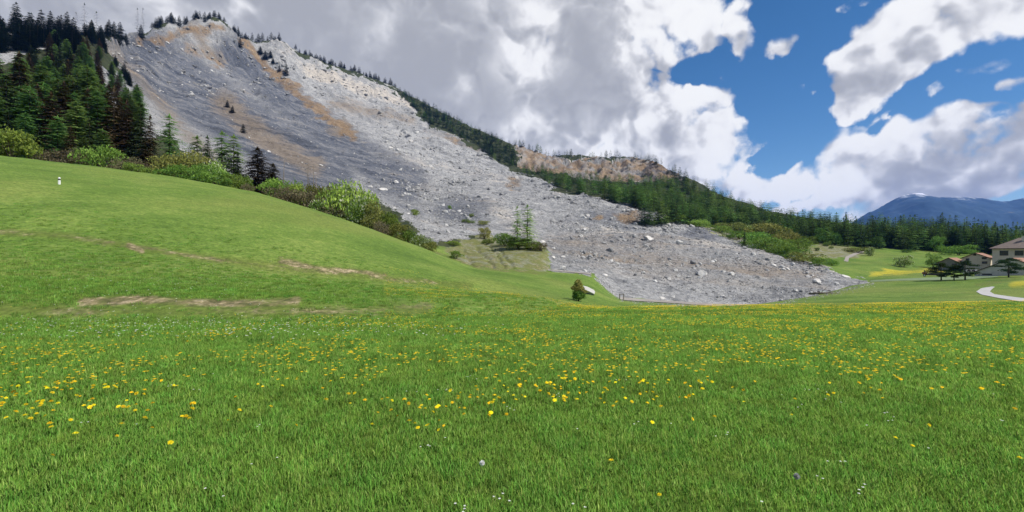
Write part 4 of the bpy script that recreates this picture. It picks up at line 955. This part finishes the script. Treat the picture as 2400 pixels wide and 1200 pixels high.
# big house behind, hipped roof
def big_house():
    px, D = 2392, 182; p = atD(px, D); e = empty('large_house', p + Vector((0, 0, 0)), face_cam(px, -14)); w, dp, ev = 16.0, 12.0, 8.9
    MB().box(-w/2, w/2, 0, dp, -2, ev).build('wall', M['plaster_pink'], e)
    o = .9; mb = MB(); a = [(-w/2-o, -o, ev+.02), (w/2+o, -o, ev+.02), (w/2+o, dp+o, ev+.02), (-w/2-o, dp+o, ev+.02), (-w/2+6, dp/2, ev+4.2), (w/2-6, dp/2, ev+4.2)]
    mb.poly(a, [(0,1,5,4),(1,2,5),(2,3,4,5),(3,0,4),(3,2,1,0)]); rf = mb.build('roof', M['slate'], e)
    MB().box(-.6, .3, 3.6, 4.5, ev+2.0, ev+4.9).build('chimney', M['plaster_grey'], rf)
    MB().box(-w/2-o, w/2+o, -o-.05, -o+.08, ev-.2, ev+.06).build('eaves_board', M['dark_wood'], rf)
    for x in (-4.6, -.4, 3.8): window(e, x, ev - 2.7, 2.2, 1.7)
    for x in (-4.6, -.4, 3.8): window(e, x, ev - 6.2, 2.0, 1.7)
    tag(e, 'large pinkish house with a grey hipped roof at the right edge', 'house')
big_house()
# pines by the houses
KIND['pine'] = dict(h=8, r=3.2)
def pine_mesh(seed):
    rr = random.Random(seed); V0, T0, b = [], [], 0
    for q in range(16):
        t = q / 16; a = rr.uniform(0, 6.28); L = 2.9 * math.sin(math.pi * (.22 + .74 * t)) ** .8 + .25
        V, T = leaf_cloud(seed * 50 + q, [(L * .62 * math.cos(a), L * .62 * math.sin(a), 1.7 + 5.9 * t, .55 * L * abs(math.cos(a)) + .7, .55 * L * abs(math.sin(a)) + .7, .75)], 420, .17, .42, (.2, 1.0))
        V0.append(V); T0.append(T + b); b += len(V)
    return mesh('crown', np.concatenate(V0), np.concatenate(T0), M['pine'])
TREES['pine'] = [(trunk_mesh(8, .2), pine_mesh(i)) for i in range(3)]
for px, base, top, lab in ((2206, 657, 615, 'leftmost of the three pines in front of the stone barn'), (2236, 657, 624, 'middle pine of the three with the widest flat crown'), (2262, 656, 610, 'rightmost and tallest of the three pines in front of the chalet'), (2364, 650, 604, 'single pine in front of the low wide building')):
    p = at(px, base, 5.5); plant_tree('pine', p, (base - top) * mpp(p), 'pine_tree', lab, wide=1.5)
# van and farm machine by the track
def wheelset(e, xs, ys, r, mat):
    for x in xs:
        for y in ys:
            mb = MB().tube([(x, y - .09, r), (x, y + .09, r)], [r, r], 12); w = mb.build('wheel', mat, e)
            MB().tube([(x, y - .11, r), (x, y + .11, r)], [r * .5, r * .5], 10).build('rim', M['white'], w)
M['tyre'] = simple('tyre', (.03, .03, .03), .2, 5, .9); M['red'] = simple('dull_red_paint', (.22, .06, .04), .2, 3, .6)
p = at(2278, 644, 5.5); e = empty('van', p, face_cam(2278, 25))
MB().prism([(-2.2, .35), (2.2, .35), (2.2, 1.0), (1.7, 1.15), (1.2, 1.9), (-2.2, 1.95)], -.85, .85).build('body', M['white'], e)
MB().prism([(1.25, 1.2), (1.62, 1.2), (1.2, 1.82), (1.25, 1.82)], -.8, .8).build('windscreen', M['glass'], e)
for x in (-1.2, 0.0): MB().box(x - .5, x + .5, -.875, -.84, 1.2, 1.75).build('side_window', M['glass'], e)
wheelset(e, (-1.4, 1.4), (-.8, .8), .34, M['tyre']); tag(e, 'white van parked between the pines and the low wide building', 'van')
p = at(2172, 648, 5.5); e = empty('farm_trailer', p, face_cam(2172))
MB().box(-1.0, 6.0, -.9, .9, .5, .95).build('bed', M['dark_wood'], e); MB().box(-1.3, .2, -.7, .7, .9, 1.5).build('front_box', M['red'], e); MB().tube([(-.5, 0, 1.5), (-.5, 0, 2.4)], [.22, .18], 6).build('post', M['dark_wood'], e); MB().box(.4, 5.9, -.85, .85, .95, 1.35).build('load', M['dead_wood'], e)
wheelset(e, (-.6, 5.0), (-.85, .85), .42, M['tyre']); tag(e, 'dark red-brown farm trailer with timber left of the three pines', 'trailer')
# wreckage at the toe of the debris
p = at(1932, 690, 5); k = mpp(p); e = empty('fallen_tree', p, R(-6))
MB().tube([(-5 * .8, 0, .2), (1, .1, .45), (7, 0, .15)], [.28, .22, .08], 7).build('trunk', M['dead_wood'], e, True)
for a, b_ in (((-1, 0, .4), (1.6, .3, 2.6)), ((-1.2, 0, .3), (.8, -.2, 1.7)), ((-2.6, 0, .3), (-3.4, -.2, 1.2)), ((.5, 0, .4), (2.6, -.5, .9)), ((-2, 0, .3), (-1.2, .3, 1.4))):
    MB().tube([a, tuple((q + w) / 2 + .15 for q, w in zip(a, b_)), b_], [.09, .06, .02], 5).build('branch', M['dead_wood'], e)
tag(e, 'broken grey tree trunk with bent branches at the right toe of the debris', 'fallen tree')
p = at(1929, 688, 5); e = empty('bent_sheet', p + Vector((0, -.3, .3)), R(-10)); MB().prism([(-1.0, -.3), (1.4, -.35), (.2, .55), (-.9, .5)], 0, .25).build('sheet', M['white'], e); MB().box(-1.6, -.9, .02, .3, -.3, .35).build('core', M['tyre'], e)
tag(e, 'white bent panel lying against the broken trunk at the debris toe', 'panel')
p = at(1960, 688, 5); e = empty('wooden_plank', p, R(4)); MB().box(-3.4, 3.4, -.12, .12, .05, .17).build('board', M['dead_wood'], e); tag(e, 'long weathered plank pointing into the meadow at the debris toe', 'plank')
# roadside marker post on the hill
p = at(139, 432, 5.5); e = empty('marker_post', p)
MB().prism([(-.10, -.3), (.10, -.3), (.09, .50), (-.09, .50)], -.07, .07).build('post', M['white'], e)
MB().prism([(-.095, .50), (.095, .50), (.09, .68), (-.09, .68)], -.075, .075).build('black_band', M['tyre'], e)
MB().prism([(-.09, .68), (.09, .68), (.07, .82), (0, .87), (-.07, .82)], -.07, .07).build('cap', M['white'], e)
tag(e, 'white roadside marker post with a black band on the green hill', 'marker post')

# ------------------------------------------------------------------ far mountains
def mountain():
    D = 7000.0; prof = [(1900,560),(2000,520),(2040,498),(2080,476),(2105,464),(2135,455),(2165,456),(2200,463),(2240,462),(2280,464),(2320,470),(2350,474),(2380,468),(2400,462),(2430,452),(2480,440),(2560,470),(2700,520),(2900,560)]
    xs = np.linspace(1900, 2900, 300); ys = np.interp(xs, [q[0] for q in prof], [q[1] for q in prof])
    rowsn = 60; V = np.zeros((rowsn, 300, 3)); a = np.linspace(0, 1, rowsn)
    for i, s in enumerate(a):
        d = D - 3200 * (1 - s) if s < 1 else D
        zr = ZC + (CY - ys) / F * D; z = -60 + (zr + 60) * s ** 1.1
        V[i] = np.stack([(xs - CX) / F * D * (1 - .3 * (1 - s)), np.full(300, d), z], 1)
    n = fbm(V[..., 0], V[..., 1], V[..., 2], 1300, 6, .55); V[..., 2] += n * 150 * np.sin(np.clip(a, 0, .97) * math.pi)[:, None] + fbm(V[..., 0], V[..., 1], V[..., 2], 300, 4) * 26 * a[:, None]
    back = V[-1].copy(); back[:, 1] += 2500; back[:, 2] -= 1500; V = np.concatenate([V, back[None]])
    ix = np.arange(V.shape[0] * 300).reshape(-1, 300); Q = np.stack([ix[:-1, :-1], ix[:-1, 1:], ix[1:, 1:], ix[1:, :-1]], -1).reshape(-1, 4)
    m, t, b = pmat('far_mountain'); g = t.new('ShaderNodeNewGeometry').outputs['Position']; sp = t.new('ShaderNodeSeparateXYZ'); t.put(sp.inputs[0], g); z = E(t, sp.outputs[2])
    nn = t.noise(g, 1 / 420, 6, .65); fine = t.noise(g, 1 / 120, 5, .7)
    wood = t.ramp(nn * .5 + fine * .5, [(.35, (.010, .028, .050)), (.6, (.026, .058, .095))])  # dark forest with the blue of distance haze mixed into its colour
    wood = t.mix(t.sstep(nn + (fine - .5) * .6, .66, .72), wood, (.10, .11, .10))
    rockc = t.ramp(fine, [(.38, (.10, .105, .12)), (.62, (.75, .76, .80))])
    snow = t.sstep(z + (nn - .5) * 420 + (fine - .5) * 300, 800, 1040)
    t.put(b.inputs['Base Color'], t.mix(snow, wood, rockc))
    return tag(obj('far_mountain', mesh('far_mountain', V.reshape(-1, 3), Q, m, True)), kind='structure')
mountain()

# ------------------------------------------------------------------ haze
M['haze'] = bpy.data.materials.new('haze'); M['haze'].use_nodes = True
ht = NT(M['haze'].node_tree); M['haze'].node_tree.nodes.clear()
pv = ht.new('ShaderNodeVolumePrincipled'); pv.inputs['Color'].default_value = (.14, .36, 1.0, 1); pv.inputs['Density'].default_value = 3.5e-5; pv.inputs['Anisotropy'].default_value = .0
ho = ht.new('ShaderNodeOutputMaterial'); ht.l.new(pv.outputs[0], ho.inputs['Volume'])
tag(MB().box(-12000, 13000, -4000, 11000, -160, 1150).build('haze', M['haze']), kind='stuff')

# ------------------------------------------------------------------ dandelions
def head_mesh(seed, layers=((1.0, .15, 15), (.72, .42, 12), (.42, .6, 9))):
    rr = random.Random(seed); V, T = [], []
    for rad, zz, n in layers:
        for k in range(n):
            a = 2 * math.pi * (k + rr.uniform(-.2, .2)) / n; w = .62 * math.pi / n; L = rad * rr.uniform(.85, 1.1); z1 = zz + rr.uniform(-.1, .1); q = len(V)
            V += [(0, 0, .05), (L * .8 * math.cos(a - w), L * .8 * math.sin(a - w), z1 * .9), (L * math.cos(a), L * math.sin(a), z1), (L * .8 * math.cos(a + w), L * .8 * math.sin(a + w), z1 * .9)]
            T.append((q, q + 1, q + 2, q + 3))
    return np.array(V), np.array(T)
HV = [head_mesh(i) for i in range(3)]
HM = [mesh('flower_head', V * .021, T, M['petal']) for V, T in HV]
SM = MB().tube([(0, 0, -.02), (.006, .004, .5), (0, 0, 1.0)], [.003, .0026, .0022], 5).mesh('stem', M['stem'], True)
def dens(px, py, n):
    w = 0.0
    if py > 1035: w = .035
    elif py > 985: w = .34 if px < 1250 else .07
    elif py > 900: w = .6 if px < 460 else (1.1 if 740 < px < 1560 else .26)
    elif py > 820: w = .8 if px < 620 else (1.0 if px < 1700 else .9)
    elif py > 770: w = .16 if px < 480 else (1.3 if px < 1750 else 1.1)
    else: w = .05 if px < 700 else (.65 if px < 1500 else 1.0)
    return w * min(max(.55 + n * 2.1, 0.03), 1.6)
NCAND = 70000
cD = np.sqrt(rng.uniform(3.0 ** 2, 44.0 ** 2, NCAND)); cpx = rng.uniform(-30, 2430, NCAND); cP = atD_many(cpx, cD)
cpy = CY + (ZC - cP[:, 2]) / cD * F; cn = fbm(cP[:, 0], cP[:, 1], cP[:, 0] * 0, 3.2, 3, .6)
cand = [(D, px) for D, px, py, n in zip(cD, cpx, cpy, cn) if not (px < 900 and D > 15.5) and random.random() < dens(px, py, n) * (.8 if D > 9 else 1.5)]

cand.sort()
for D, px in cand[:300]:
    p = atD(px, D); e = empty('dandelion', p, random.uniform(0, 6.28)); h = random.uniform(.11, .17)
    s = obj('stem', SM, e); s.scale = (1, 1, h); hd = obj('flower_head', random.choice(HM), e); hd.location = (0, 0, h); hd.rotation_euler = (random.gauss(0, .3), random.gauss(0, .3), 0); k = random.uniform(.85, 1.35); hd.scale = (k, k, k)
    w = 'far left' if px < 350 else 'left' if px < 850 else 'middle' if px < 1350 else 'right' if px < 1900 else 'far right'; dd = 'nearest' if D < 4.6 else 'near' if D < 6.2 else 'middle distance'
    tag(e, f'open yellow dandelion in the {dd} grass on the {w} of the meadow', 'dandelion', 'dandelions in the meadow')
def merge_heads(name, pts, VT, mat, label, size):
    vs, fs, nb = [], [], 0
    for p, sc_ in pts:
        V, T = random.choice(VT); a = random.uniform(0, 6.28); V = V * size * sc_
        V = np.stack([V[:, 0] * math.cos(a) - V[:, 1] * math.sin(a), V[:, 0] * math.sin(a) + V[:, 1] * math.cos(a), V[:, 2]], 1)
        vs.append(V + np.array(p)); fs.append(T + nb); nb += len(V)
    return tag(obj(name, mesh(name, np.concatenate(vs), np.concatenate(fs), mat)), label, 'flowers', kind='stuff')
LO = [head_mesh(50 + i, ((1.0, .3, 7),)) for i in range(3)]
merge_heads('dandelion_heads', [(atD(px, D) + Vector((0, 0, random.uniform(.12, .17))), random.uniform(.85, 1.4)) for D, px in cand[300:]], LO, M['petal'], 'countless small yellow dandelions spread over the meadow further back', .022)
wp = []
for _ in range(900):
    px = random.gauss(480, 330); py = random.choice((random.gauss(775, 14), random.gauss(655, 28), random.gauss(770, 12), random.uniform(560, 800)))
    if not (0 < px < 1200 and 545 < py < 815): continue
    wp.append((at(px, py, 2.0) + Vector((0, 0, .1)), random.uniform(.7, 1.3)))
for _ in range(40):
    D = random.uniform(3.1, 7); px = random.uniform(0, 2400); q = atD(px, D)
    for k in range(random.randint(1, 4)): wp.append((q + Vector((random.gauss(0, .05), random.gauss(0, .05), .07)), .45))
merge_heads('white_flowers', wp, LO, M['white_petal'], 'tiny white wild flowers scattered over the banks and meadow', .024)
def seed_head(px, py, label):
    p = at(px, py + 22, 0); e = empty('dandelion_clock', p); h = .13; s = obj('stem', SM, e); s.scale = (1, 1, h)
    rr = np.random.default_rng(int(px)); n = 260; d = rr.normal(size=(n, 3)); d /= np.linalg.norm(d, axis=1)[:, None]; t = np.cross(d, rr.normal(size=(n, 3))) * .35
    V = np.stack([d * .3, d + t, d - t * .9], 1).reshape(-1, 3) * .019
    o = obj('seed_ball', mesh('seed_ball', V, np.arange(3 * n).reshape(-1, 3), M['seed']), e); o.location = (0, 0, h + .01)
    tag(e, label, 'seed head')
seed_head(1867, 1138, 'white dandelion seed head in the near grass on the right'); seed_head(1130, 1105, 'white dandelion seed head in the near grass at the centre')

# ------------------------------------------------------------------ grass
def tuft(seed, n, rad, h0, h1, w):
    r = np.random.default_rng(seed); V, T = [], []
    for k in range(n):
        a, q = r.uniform(0, 6.28), rad * math.sqrt(r.uniform(0, 1)); x, y = q * math.cos(a), q * math.sin(a); h = r.uniform(h0, h1); b = r.uniform(0, 6.28); l = h * r.uniform(.15, .75); dx, dy = math.cos(b), math.sin(b); ww = w * r.uniform(.6, 1.3)
        sx, sy = -dy * ww, dx * ww; i = len(V)
        V += [(x - sx, y - sy, -.01), (x + sx, y + sy, -.01), (x + dx * l * .3 + sx * .8, y + dy * l * .3 + sy * .8, h * .6), (x + dx * l * .3 - sx * .8, y + dy * l * .3 - sy * .8, h * .6), (x + dx * l, y + dy * l, h)]
        T += [(i, i + 1, i + 2, i + 3), (i + 3, i + 2, i + 4)]
    return mesh('grass_tuft', V, T, M['grass'])
src = bpy.data.collections.new('grass_source')
for i in range(5):
    o = bpy.data.objects.new('grass_tuft', tuft(i, 70, .16, .03, .09, .0030)); src.objects.link(o)
def grass_object(name, pts, scl, label):
    me = bpy.data.meshes.new(name); me.vertices.add(len(pts)); me.vertices.foreach_set('co', np.asarray(pts, np.float32).ravel())
    a = me.attributes.new('scl', 'FLOAT', 'POINT'); a.data.foreach_set('value', np.asarray(scl, np.float32))
    a = me.attributes.new('rot', 'FLOAT', 'POINT'); a.data.foreach_set('value', rng.uniform(0, 6.28, len(pts)).astype(np.float32))
    o = obj(name, me); g = bpy.data.node_groups.new(name, 'GeometryNodeTree'); g.interface.new_socket('Geometry', in_out='INPUT', socket_type='NodeSocketGeometry'); g.interface.new_socket('Geometry', in_out='OUTPUT', socket_type='NodeSocketGeometry')
    N = g.nodes; gi, go = N.new('NodeGroupInput'), N.new('NodeGroupOutput'); ci = N.new('GeometryNodeCollectionInfo'); ci.inputs[0].default_value = src; ci.inputs['Separate Children'].default_value = True; ci.inputs['Reset Children'].default_value = True
    ip = N.new('GeometryNodeInstanceOnPoints'); ip.inputs['Pick Instance'].default_value = True
    s = N.new('GeometryNodeInputNamedAttribute'); s.data_type = 'FLOAT'; s.inputs[0].default_value = 'scl'; r = N.new('GeometryNodeInputNamedAttribute'); r.data_type = 'FLOAT'; r.inputs[0].default_value = 'rot'
    cx = N.new('ShaderNodeCombineXYZ'); L = g.links; L.new(r.outputs[0], cx.inputs[2]); L.new(gi.outputs[0], ip.inputs['Points']); L.new(ci.outputs[0], ip.inputs['Instance']); L.new(cx.outputs[0], ip.inputs['Rotation']); L.new(s.outputs[0], ip.inputs['Scale']); L.new(ip.outputs[0], go.inputs[0])
    md = o.modifiers.new('grass', 'NODES'); md.node_group = g
    return tag(o, label, 'grass', kind='stuff')
pts, scl = [], []
def ring(a, b, per, s, umax=1.3):
    n = int(umax * (b * b - a * a) * per); m_ = int(math.sqrt(n)); gi_ = np.arange(m_ * m_); D = np.sqrt(a * a + (b * b - a * a) * ((gi_ // m_) + rng.random(m_ * m_)) / m_); u = umax * (2 * ((gi_ % m_) + rng.random(m_ * m_)) / m_ - 1); n = m_ * m_; Q = atD_many(CX + F * u, D)
    if b > 14:                                                          # bare scars and banks with painted shade stay open; the tall grass thins out uphill
        c = np.rint(np.interp(CX + F * u, px_cols, np.arange(NC))).astype(int); r = np.array([np.searchsorted(GD[:, i], d) for i, d in zip(c, D)])
        ok = (rng.random(n) > brown[np.minimum(r, NR - 1), c] * 2.0) & (rng.random(n) > np.clip((D - 16) / 30, 0, 1)); Q = Q[ok]
    pts.append(Q); scl.append(s * rng.uniform(.7, 1.3, len(Q)))
ring(1.2, 5.5, 130, .8); ring(5.5, 10, 80, .9); ring(10, 20, 32, 1.05, 1.2); ring(20, 46, 8, 1.25, 1.15)
grass_object('grass', np.concatenate(pts), np.concatenate(scl), 'fresh green grass blades covering the near meadow')
